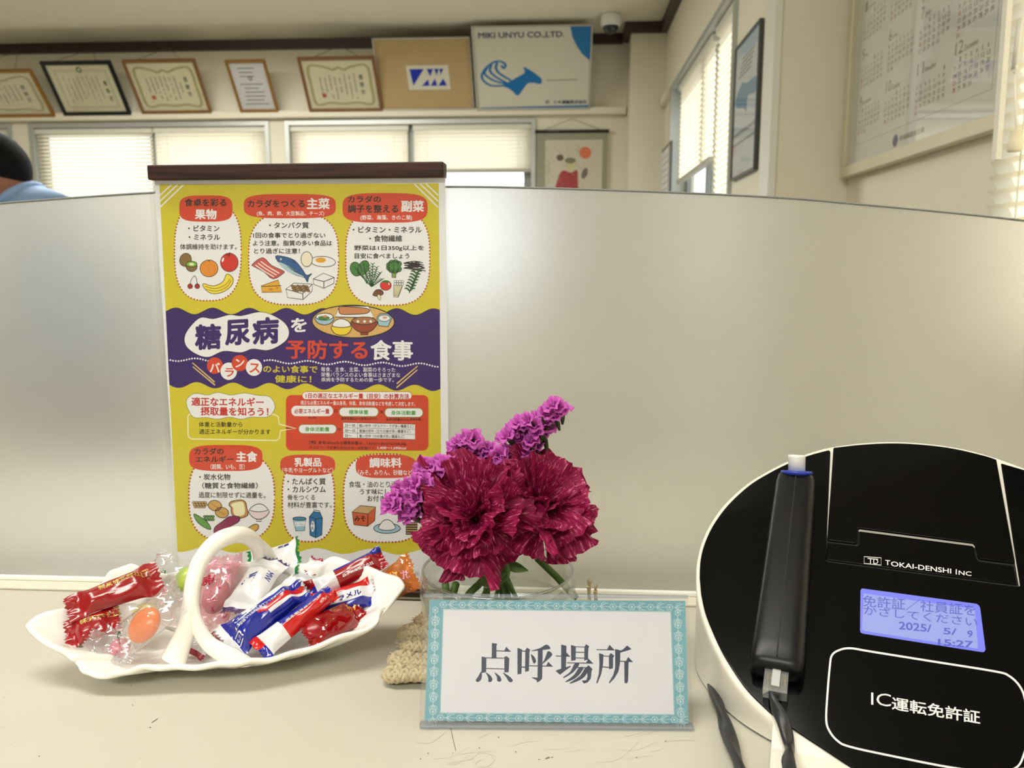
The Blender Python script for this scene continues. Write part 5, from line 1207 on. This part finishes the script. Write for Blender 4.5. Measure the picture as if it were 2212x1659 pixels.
statice('purple statice sprig at the left, below the middle one', [(380, 590), (430, 560), (490, 540), (540, 550), (395, 560), (460, 590), (355, 615), (560, 590), (620, 605), (680, 595), (730, 605), (645, 585), (780, 630), (690, 625), (590, 560)], .482, (-.35, -.5, .75), [(480, 600, .487), (620, 760, .489), (800, 960, .492)], 33, (VX + .016, VY + .016, zf))
statice('lowest statice sprig, leaning out to the left over the poster', [(165, 790), (225, 730), (275, 695), (330, 690), (240, 790), (300, 760), (355, 745), (410, 690), (250, 850), (315, 830), (370, 810), (420, 720), (262, 900), (305, 920), (345, 870), (390, 670), (200, 840), (145, 835), (290, 720), (330, 790), (285, 870)], .470, (-.6, -.6, .45), [(300, 850, .474), (520, 960, .478), (800, 1120, .484)], 34, (VX + .022, VY + .004, zf))
# loose leaves and cut stems inside the bowl belong to a spray of greenery
gr = thing('greenery_sprig', 'green stems and leaves showing through the vase glass', 'foliage', (VX, VY, zf))
m = MB()
for a_, b_ in (((1160, 1205, .505), (1244, 1292, .51)), ((962, 1262, .478), (966, 1300, .485)), ((985, 1262, .480), (975, 1300, .487)), ((1035, 1262, .475), (1000, 1300, .48)), ((1052, 1270, .49), (1050, 1300, .49))):
    A_, B_ = ony(*a_), ony(*b_); B_.z = max(B_.z, zf + .002)
    r2 = math.hypot(B_.x - VX, B_.y - VY)
    MB().tube([A_, A_.lerp(B_, .5) + V((0, 0, .001)), B_], .0024, 10).build('stem', STEM, gr, True)
lf = MB()
for (x, y, yy, l, w, ang) in ((1085, 1236, .470, .020, .010, 100), (1060, 1250, .468, .022, .009, 140), (1110, 1222, .478, .02, .007, 40)):
    c_ = ony(x, y, yy); d = V((math.cos(R(ang)), .1, -math.sin(R(ang)) * .8 + .2)).normalized(); s_ = V((-d.z, 0, d.x)).normalized()
    pts = [c_ + d * (l * (u - .5)) + s_ * (w / 2 * math.sin(math.pi * u) * k) + V((0, -.002 * math.sin(math.pi * u), 0)) for k in (1, -1) for u in ([i / 8 for i in range(9)] if k == 1 else [1 - i / 8 for i in range(1, 8)])]
    MB().prism(pts, (0, .0006, 0)).build('leaf', STEM, gr)
# ------------------------------------------------------------------ breath alcohol tester
DA, DS = V((.9478, -.319, 0)).normalized(), V((.2764, .8208, .4995)).normalized(); DN = DA.cross(DS).normalized()
D0 = ony(1900, 957, .572)
dv = lambda px, py, h=0: onp(px, py, D0 + DN * h, DN)
c8 = lambda x, y, h=0: dv(1480 + x / 2.2445, 920 + y / 2.2445, h)
WP = mat('tester_white_plastic', (238, 234, 220), .3, var=.01); BP = mat('gloss_black_panel', (4, 4, 6), .14, spec=.18, var=0); BPM = mat('matt_black_plastic', (11, 11, 14), .34, spec=.32, var=.1)
PRW = mat('tester_white_print', (236, 236, 234), .5, var=0)
rim8 = [(430, 1428), (385, 1392), (300, 1308), (232, 1222), (168, 1118), (118, 1010), (82, 910), (63, 820), (57, 735), (62, 650), (84, 562), (128, 470), (200, 374), (300, 284), (400, 222), (500, 172), (600, 134), (705, 106), (850, 86), (1000, 79), (1150, 86), (1300, 105), (1450, 140), (1643, 208), (1800, 280), (1960, 385), (2090, 520), (2170, 680), (2210, 860), (2215, 1060), (2180, 1260), (2100, 1450), (1990, 1610)]
rim8 = [(424, 1470), (418, 1560), (411, 1650), (408, 1672)][::-1] + rim8 + [(1760, 1690), (1400, 1690), (1000, 1680), (700, 1676)]
def onto(x, y):
    """on the slope, or on the counter where the slope has run out"""
    q_ = c8(x, y); return q_ if q_.z > 1.0024 else onz(1480 + x / 2.2445, 920 + y / 2.2445, 1.0024)
rimP = [onto(*q_) for q_ in rim8]
tt = thing('breath_tester', 'white and glossy black breath alcohol tester with lit display, right edge of the counter', 'breath tester', (rimP[12].x + .1, .45, 1.0))
# the body: top face on the slope, walls to the counter, chin in front
rs = rimP[:4] + [V(q_) for q_ in sm(rimP[4:-4], 7, False)] + rimP[-4:]
cen = sum(rs, V((0, 0, 0))) / len(rs)
n = len(rs); vs = []
lowq = lambda r, k: V((cen.x + (r.x - cen.x) * k, cen.y + (r.y - cen.y) * k, 1.0015))
vs += [r - DN * .0 for r in rs] + [r + (r - cen).normalized() * .0006 - V((0, 0, .0022)) for r in rs] + [V((r.x, r.y, max(1.002, r.z - .006))) if r.z > 1.012 else V((r.x, r.y, 1.002)) for r in rs] + [lowq(r, .995) for r in rs]
fs = [tuple(range(n))]
for j in range(3):
    for i in range(n): fs.append((j * n + i, j * n + (i + 1) % n, (j + 1) * n + (i + 1) % n, (j + 1) * n + i))
body = fixn(new('body', vs, fs, WP, tt))
body.data.polygons.foreach_set('use_smooth', [len(p_.vertices) == 4 for p_ in body.data.polygons])
# black top panel, in pieces divided by the two seams
def plate(pts8, h0, h1, mt, name, parent=tt, b=.0006):
    return bev(MB().prism([c8(x, y, h0) for x, y in pts8], DN * (h1 - h0)).build(name, mt, parent), b, 2)
inner = [(70, 738), (75, 652), (97, 568), (141, 478), (212, 384), (310, 294), (408, 233), (506, 184), (606, 146), (696, 122)]
lowL = [(800, 1659), (660, 1566), (560, 1500), (430, 1410), (388, 1374), (306, 1292), (244, 1208), (182, 1106), (132, 1000), (96, 905), (77, 818)]
inner = sm(inner, 6, False); lowL = sm(lowL, 6, False)
main = inner + [(704, 128), (682, 655), (690, 664), (1612, 786), (1622, 778), (1530, 186), (1640, 218), (1795, 292), (1950, 395), (2078, 528), (2155, 685), (2195, 862), (2200, 1060), (2165, 1258), (2086, 1445), (1975, 1600), (1500, 1684), (1200, 1680), (960, 1674), (824, 1672)] + lowL
plate(main, .0002, .0014, BP, 'top_panel')
cov = sm([(718, 114), (850, 99), (1000, 92), (1150, 99), (1300, 118), (1450, 153), (1508, 172)], 6, False) + [ (1598, 668), (1588, 672), (1426, 652), (1416, 640), (1402, 576), (840, 502), (836, 570), (826, 578), (692, 562), (688, 556)]
plate([(688, 540), (834, 545), (842, 490), (1410, 566), (1422, 636), (1596, 655), (1618, 782), (1606, 784), (684, 662), (680, 640)], .0001, .0006, mat('gap_black', (3, 3, 4), .7, var=0), 'panel_recess', b=.0001)
plate(cov, .0002, .0020, BP, 'printer_cover')
flap = [(690, 572), (832, 590), (842, 584), (848, 514), (1396, 586), (1412, 650), (1422, 664), (1592, 686), (1610, 768), (1604, 776), (690, 656), (682, 648)]
plate(flap, .0002, .0017, BP, 'cutter_bar')
p_ = Print(D0 + DN * .0021, DN, 1e-5).frame(1480, 920, 2.2445)
p_.stroke([(842, 512), (846, 507), (1394, 578), (1404, 590)], [8, 10, 10, 6], mat('slot_grey', (150, 148, 140), .3))
p_.stroke([(868, 634), (950, 640), (950, 675), (868, 667)], 3, PRW, True); p_.text('TD', 888, 642, 936, 666, PRW, .0, .09); p_.stroke([(884, 642), (936, 647)], 3, PRW)
p_.text('T', 970, 650, 994, 674, PRW, .012, .1); p_.text('OKAI-DENSHI', 998, 656, 1290, 680, PRW, .012, .125); 
p_.text('I', 1312, 695, 1317, 720, PRW, .012); p_.text('NC', 1326, 701, 1388, 722, PRW, .012, .1)
p_.build('maker_print', tt)
# display
scr_px = [(862, 790), (1412, 864), (1424, 872), (1430, 884), (1456, 1086), (1450, 1096), (1440, 1098), (862, 1008), (850, 1002), (848, 990), (850, 800), (854, 792)]
LCD = mat('lit_display_blue', (120, 132, 190), .3, emit=(150, 160, 226), es=.34)
LCE = mat('display_edge_glow', (96, 104, 200), .3, emit=(120, 124, 232), es=.38)
o = MB().prism([c8(x, y, .0013) for x, y in scr_px], DN * .0003).build('display', LCE, tt)
p_ = Print(D0 + DN * .0017, DN, 1e-5).frame(1480, 920, 2.2445)
p_.poly([(866, 812), (1404, 888), (1420, 1074), (1416, 1080), (866, 994), (858, 984)], LCD)
LT = mat('display_ink', (70, 80, 176), .5, emit=(84, 96, 200), es=.16)
p_.lv(3).text('免許証／社員証を', 862, 820, 1408, 876, LT, 0, .085); p_.text('かざしてください', 866, 868, 1416, 914, LT, 0, .11)
p_.text('2025/', 1036, 948, 1194, 986, LT, .025, .1); p_.text('5/', 1252, 978, 1316, 1010, LT, .025, .08); p_.text('9', 1368, 992, 1394, 1026, LT, .025)
p_.text('15:27', 1226, 1032, 1396, 1064, LT, .03, .07)
p_.build('display_text', o)
# card reading pad with white outline
pad = sm([(702, 1160), (712, 1112), (745, 1088), (800, 1078), (900, 1094), (1200, 1142), (1500, 1190), (1570, 1212), (1622, 1262), (1648, 1330), (1664, 1480), (1640, 1600), (1600, 1660), (1500, 1676), (1300, 1658), (1000, 1600), (800, 1556), (740, 1528), (700, 1480), (684, 1425), (690, 1300)], 4)
p_ = Print(D0 + DN * .0015, DN, 1e-5).frame(1480, 920, 2.2445)
p_.lv(1).stroke(pad, 9.5, PRW, True)
p_.text('IC', 902, 1292, 998, 1352, PRW, -.005, .1); p_.text('運転免許証', 1002, 1312, 1430, 1376, PRW, .014, .165)
p_.build('card_pad_print', tt)
# handset lying in its cradle
hs = thing('tester_handset', 'black handheld breath sensor with white mouthpiece, lying on the tester', 'handset', c8(490, 700, .002))
a_, b_ = c8(540, 235, .012), c8(440, 1178, .012)
hx = (b_ - a_); hl = hx.length; hx /= hl; hn = (DN - hx * DN.dot(hx)).normalized(); hy = hn.cross(hx)
def hsec(u, wl, hh, lift=0):
    """rounded rectangular section, flatter below"""
    c_ = a_ + hx * (u * hl) + hn * (lift - .004)
    return [c_ + hy * x + hn * z for x, z in sup(0, 0, wl, hh, 4.2, 36)]
secs = [(-.004, .0080, .0040), (.004, .0104, .0072), (.02, .0118, .0088), (.06, .0126, .0094), (.3, .0132, .0096), (.6, .0137, .0096), (.9, .0143, .0094), (.97, .0141, .0088), (.995, .0130, .0074), (1.0, .0112, .0056)]
vs, fs = [], []
for u, w, h in secs: vs += hsec(u, w, h)
k = 36
for i in range(len(secs) - 1):
    for j in range(k): fs.append((i * k + j, i * k + (j + 1) % k, (i + 1) * k + (j + 1) % k, (i + 1) * k + j))
fs += [tuple(range(k))[::-1], tuple(range((len(secs) - 1) * k, len(secs) * k))]
o = fixn(new('case', vs, fs, BPM, hs, smooth=True)); mdf = o.modifiers.new('edge', 'EDGE_SPLIT'); mdf.split_angle = R(60)
top_of = lambda u: a_ + hx * (u * hl) + hn * (.0055 + .0002)
MB().obox((top_of(.03) + top_of(.97)) / 2 - hn * .0002, hx * (hl * .47), hy * .00035, hn * .00025).build('seam', mat('seam_black', (2, 2, 2), .6), hs)
cm = a_ - hx * .003 - hn * .003
BLUC = mat('blue_collar', (36, 62, 170), .35)
mz = (DN * .62 + V((0, .35, .9))).normalized(); mz = V((.03, .22, .975)).normalized(); mx_ = (hy - mz * hy.dot(mz)).normalized(); my_ = mz.cross(mx_)
cm = a_ + hn * .001 - hx * .001
MB().lathe([(.0092, -.002), (.0104, -.0006), (.0104, .0004), (.0096, .0010), (.0001, .0010)], cm, 32, mx_, my_, mz).build('collar', BLUC, hs, True)
mw = mat('mouthpiece_white', (236, 236, 232), .35)
MB().lathe([(.0056, .0005), (.0056, .0100), (.0060, .0118), (.0050, .0119), (.0046, .004), (.0001, .004)], cm, 32, mx_, my_, mz).build('mouthpiece', mw, hs, True)
# clear modular plug and its flat cable
PLG = clear('clear_plug', (.9, .92, .92), gloss=.12, rough=.06, edge=.5, haze=.25, hcol=(200, 204, 204))
pa_ = b_ - hn * .005 + hy * .0005
MB().obox(pa_ + hx * .0055, hx * .0075, hy * .0062, hn * .0038).build('plug', PLG, hs)
MB().obox(pa_ + hx * .004 + hn * .0042, hx * .0062, hy * .0021, hn * .0007).build('plug_latch', mat('latch_grey', (176, 180, 178), .3), hs)
mtw = mat('plug_contacts', (150, 120, 60), .3, metal=.8)
m = MB()
for i in range(6): m.obox(pa_ + hx * .001 + hy * (-.0044 + i * .00176) - hn * .001, hx * .003, hy * .0004, hn * .0016)
m.build('plug_contacts', mtw, hs)
CBL = mat('black_cable', (40, 41, 43), .4, spec=.5, var=.1)
def twist(pts, w, th, turns, seg=14, ph=0.0):
    """flat cable twisted along its way"""
    P_ = [V(q_) for q_ in sm(pts, 10, False)]; n = len(P_); vs, fs = [], []
    for i, p_ in enumerate(P_):
        t = (P_[min(i + 1, n - 1)] - P_[max(i - 1, 0)]).normalized(); u = V((0, 0, 1)); u = (u - t * u.dot(t)).normalized(); s_ = t.cross(u); an = ph + turns * 6.2832 * i / n
        e1, e2 = s_ * math.cos(an) + u * math.sin(an), u * math.cos(an) - s_ * math.sin(an)
        for x, z in sup(0, 0, w / 2, th / 2, 2.6, seg): vs.append(p_ + e1 * x + e2 * z)
    for i in range(n - 1):
        for j in range(seg): fs.append((i * seg + j, i * seg + (j + 1) % seg, (i + 1) * seg + (j + 1) % seg, (i + 1) * seg + j))
    fs += [tuple(range(seg))[::-1], tuple(range((n - 1) * seg, n * seg))]
    return vs, fs
ce = pa_ + hx * .0125
v_, f_ = twist([ce - hx * .006, ce + hx * .004, c8(478, 1440, .006), c8(505, 1560, .005) , onz(1702, 1640, 1.0125), onz(1716, 1720, 1.010), onz(1722, 1850, 1.006)], .0068, .0042, 1.35, ph=.0)
fixn(new('cable', v_, f_, CBL, hs, smooth=True))
pc = [onz(1540, 1436, 1.0045), onz(1540, 1470, 1.0045), onz(1556, 1535, 1.0045), onz(1578, 1600, 1.0045), onz(1606, 1690, 1.0045), onz(1640, 1820, 1.0045)]
v_, f_ = twist(pc, .0080, .0050, 1.6, ph=.5)
o = fixn(new('power_cable', v_, f_, CBL, None, smooth=True)); tag(o, 'black twisted cable running along the left side of the tester', 'cable')
# ------------------------------------------------------------------ person standing beyond the screen
PX = ony(-4, 384, 2.2)
SKIN = mat('skin', (146, 100, 80), .6, spec=.3, sub=0, var=.06); HAIR = mat('black_hair', (20, 19, 21), .9, spec=.15, var=.4, scale=200, bump=.5); SHIRT = mat('light_blue_shirt', (136, 166, 206), .8, var=.06); TROU = mat('navy_trousers', (40, 44, 58), .85)
hc = PX.copy(); SC = ony(108, 508, 2.2)
pe = thing('person', 'person with short black hair and light blue shirt, at the left edge', 'person', (hc.x, hc.y, 0))
fz = V((-.76, .28, -.50)).normalized(); rgt = fz.cross(V((0, 0, 1))).normalized(); uph = rgt.cross(fz)
hz = hc.z
# one continuous body: skin modifier over a skeleton
def body_(name, mtl, nodes, edges, lv=2):
    me = bpy.data.meshes.new(name); me.from_pydata([V(q_[0]) - ORG[pe] for q_ in nodes], edges, []); me.materials.append(mtl)
    o = bpy.data.objects.new(name, me); COL.objects.link(o); o.parent = pe; ORG[o] = ORG[pe]
    md = o.modifiers.new('skin', 'SKIN'); md.use_smooth_shade = True
    for i, q_ in enumerate(nodes): o.data.skin_vertices[0].data[i].radius = q_[1]
    o.data.skin_vertices[0].data[0].use_root = True
    s_ = o.modifiers.new('sub', 'SUBSURF'); s_.levels = s_.render_levels = lv
    return o
X_, Y_ = SC.x, SC.y
w_ = lambda r, f, z: (X_ + rgt.x * r + fz.x * f + .16 * max(0, sh_z - z) * (z > .8) + (.16 * (sh_z - .8) if z <= .8 else 0), Y_ + rgt.y * r + fz.y * f, z)
sh_z = SC.z
nodes = [(w_(0, -.02, .86), (.15, .12)), (w_(0, -.02, 1.0), (.15, .115)), (w_(0, -.02, 1.18), (.165, .12)), (w_(0, -.03, sh_z - .03), (.14, .095)), (tuple(ony(72, 470, 2.2)), (.085, .085)),
         (w_(.17, -.03, sh_z - .01), (.062, .062)), (w_(.235, -.02, sh_z - .26), (.05, .05)), (w_(.24, .06, sh_z - .47), (.042, .042)),
         (w_(-.17, -.03, sh_z - .01), (.062, .062)), (w_(-.235, -.02, sh_z - .26), (.05, .05)), (w_(-.24, .06, sh_z - .47), (.042, .042))]
body_('shirt', SHIRT, nodes, [(0, 1), (1, 2), (2, 3), (3, 4), (3, 5), (5, 6), (6, 7), (3, 8), (8, 9), (9, 10)])
nodes = [(w_(0, -.02, .9), (.148, .118)), (w_(.085, -.02, .76), (.088, .088)), (w_(.1, -.01, .46), (.062, .062)), (w_(.105, -.02, .06), (.052, .052)), (w_(-.085, -.02, .76), (.088, .088)), (w_(-.1, -.01, .46), (.062, .062)), (w_(-.105, -.02, .06), (.052, .052))]
body_('trousers', TROU, nodes, [(0, 1), (1, 2), (2, 3), (0, 4), (4, 5), (5, 6)])
# head: lathe-like grid shaped into skull, face, neck in one surface
def headpt(lat, lon):
    """lat -90..90, lon 0 = face"""
    la, lo = R(lat), R(lon); x, y, z = math.cos(la) * math.sin(lo), math.cos(la) * math.cos(lo), math.sin(la)
    sx_, sy_, sz_ = .076, .097, .122
    P_ = V((x * sx_, y * sy_, z * sz_))
    if z < 0: P_.x *= 1 + .22 * z; P_.y *= 1 + (.10 if y < 0 else -.02) * z
    if y > .2:
        f = max(0, 1 - abs(x) * 3.2)
        P_.y += .020 * f * math.exp(-((z + .22) / .16) ** 2) + .006 * f * math.exp(-((z + .62) / .10) ** 2) + .012 * max(0, 1 - abs(x) * 2) * math.exp(-((z + .92) / .14) ** 2) - .010 * math.exp(-((z - .06) / .1) ** 2) * math.exp(-((abs(x) - .36) / .18) ** 2)
    return P_
cc_ = ony(44, 432, 2.2); nd = V((.61, 0, -.79)); u1 = V((.79, 0, .61)); u2 = V((0, 1, 0))
toW = lambda P_: hc + rgt * P_.x + fz * P_.y + uph * P_.z
vs, fs = [], []; na, nb = 40, 48
for i in range(na + 1):
    for j in range(nb): vs.append(toW(headpt(90 - 168 * i / na, 360 * j / nb)))
for i in range(na):
    for j in range(nb): fs.append((i * nb + j, (i + 1) * nb + j, (i + 1) * nb + (j + 1) % nb, i * nb + (j + 1) % nb))
ring = [vs[na * nb + j] for j in range(nb)]
nk0 = hc + fz * -.030 - uph * .07; nk1 = cc_ + nd * .025
m = MB(); m.v, m.f, m.m = vs, fs, [0] * len(fs)
m.tube([nk0, nk0.lerp(nk1, .5), nk1], [.058, .058, .060], 24)
for s_ in (1, -1):
    ec = toW(V((.077 * s_, -.012, -.012)))
    m.ball(ec, (.010, .017, .031), 16, 12, rgt, (fz * .95 + uph * -.2).normalized(), (uph + fz * -.25).normalized())
    m.ball(ec + rgt * s_ * .006 + fz * .004, (.006, .009, .018), 12, 8, rgt, fz, uph)
    m.ball(toW(V((.031 * s_, .084, .012))), (.012, .006, .006), 12, 8, rgt, fz, uph)
m.ball(toW(V((0, .097, -.072))), (.022, .006, .006), 12, 8, rgt, fz, uph)
# hands
for s_ in (1, -1):
    h0 = V(w_(.24 * s_, .06, sh_z - .47)); pd = (fz * .55 - V((0, 0, 1)) * .83).normalized(); sd_ = rgt
    m.tube([h0 - pd * .02, h0 + pd * .02, h0 + pd * .07, h0 + pd * .095], [.030, .030, .038, .034], 14, flat=.5)
    for k in range(4): f0 = h0 + pd * .09 + fz * (.026 - .0175 * k); m.tube([f0, f0 + pd * .03, f0 + pd * (.058 if k in (1, 2) else .048) - sd_ * s_ * .012], [.0088, .008, .006], 8)
    t0 = h0 + pd * .03 + fz * .03; m.tube([t0, t0 + pd * .03 + fz * .02, t0 + pd * .055 + fz * .022], [.011, .0095, .007], 8)
m.tube([V(w_(0, -.02, z)) for z in (.92, 1.0, 1.15, sh_z - .05)] + [cc_ + nd * .04], [.085, .09, .09, .05, .035], 20, flat=.85)
for s_ in (1, -1):
    m.tube([V(w_(0, -.03, sh_z - .03)), V(w_(.15 * s_, -.03, sh_z - .02)), V(w_(.23 * s_, -.02, sh_z - .26)), V(w_(.24 * s_, .06, sh_z - .47))], [.035, .04, .036, .028], 14)
    m.tube([V(w_(0, -.02, .93)), V(w_(.085 * s_, -.02, .76)), V(w_(.1 * s_, -.01, .46)), V(w_(.105 * s_, -.02, .06))], [.08, .07, .048, .038], 14)
bo = m.build('body', SKIN, pe, True)
rm = bo.modifiers.new('one_skin', 'REMESH'); rm.mode = 'VOXEL'; rm.voxel_size = .005; rm.use_smooth_shade = True
me_ = bpy.data.meshes.new_from_object(bo.evaluated_get(bpy.context.evaluated_depsgraph_get())); bo.modifiers.clear(); bo.data = me_
# short hair, a cap over the skull that thins to the nape
vs, fs = [], []; na2 = 22
for i in range(na2 + 1):
    for j in range(nb):
        lo = 360 * j / nb; c_ = math.cos(R(lo)); lim = 34 - 66 * (.5 - .5 * c_) ** 1.1
        if 60 < lo < 120 or 240 < lo < 300: lim = max(lim, 10)
        la = 90 + (lim - 90) * i / na2; th_ = .013 * (1 - (i / na2) ** 3) + .0015 + .0018 * noise.noise(V((lo * .2, la * .2, 3)))
        q_ = headpt(la, lo); vs.append(toW(q_ + q_.normalized() * th_))
for i in range(na2):
    for j in range(nb): fs.append((i * nb + j, (i + 1) * nb + j, (i + 1) * nb + (j + 1) % nb, i * nb + (j + 1) % nb))
new('hair', vs, fs, HAIR, pe, smooth=True)
m = MB()

m.tube([cc_ + u1 * (.062 * math.cos(t)) + u2 * (.066 * math.sin(t)) for t in [i * 6.2832 / 28 for i in range(28)]], .013, 10, closed=True, flat=1.0)
m.tube([cc_ - nd * .004, cc_ + nd * .03, cc_ + nd * .09], [.066, .088, .122], 24); m.build('collar', SHIRT, pe, True)
for s_ in (1, -1): bev(MB().obox(V(w_(.105 * s_, .05, .045)), fz * .13, rgt * .045, V((0, 0, .045))).build('shoe', mat('black_shoe', (24, 22, 22), .35), pe), .03, 4)
# ------------------------------------------------------------------ ceiling lights
for i, (x, y) in enumerate(LAMPS):
    t = thing('ceiling_light', ['fluorescent ceiling light beyond the screen', 'fluorescent ceiling light above the counter', 'fluorescent ceiling light to the left of the counter'][i], 'ceiling light', (x, y, CZ - .09))
    bev(MB().box((x - .66, y - .12, CZ - .05), (x + .66, y + .12, CZ)).build('housing', TRIMW, t), .01, 2)
    for d in (-.07, .07): MB().tube([(x - .61, y + d, CZ - .068), (x + .61, y + d, CZ - .068)], .013, 12).build('tube', mat('lit_tube', (255, 250, 236), .4, emit=(255, 248, 228), es=20), t, True)
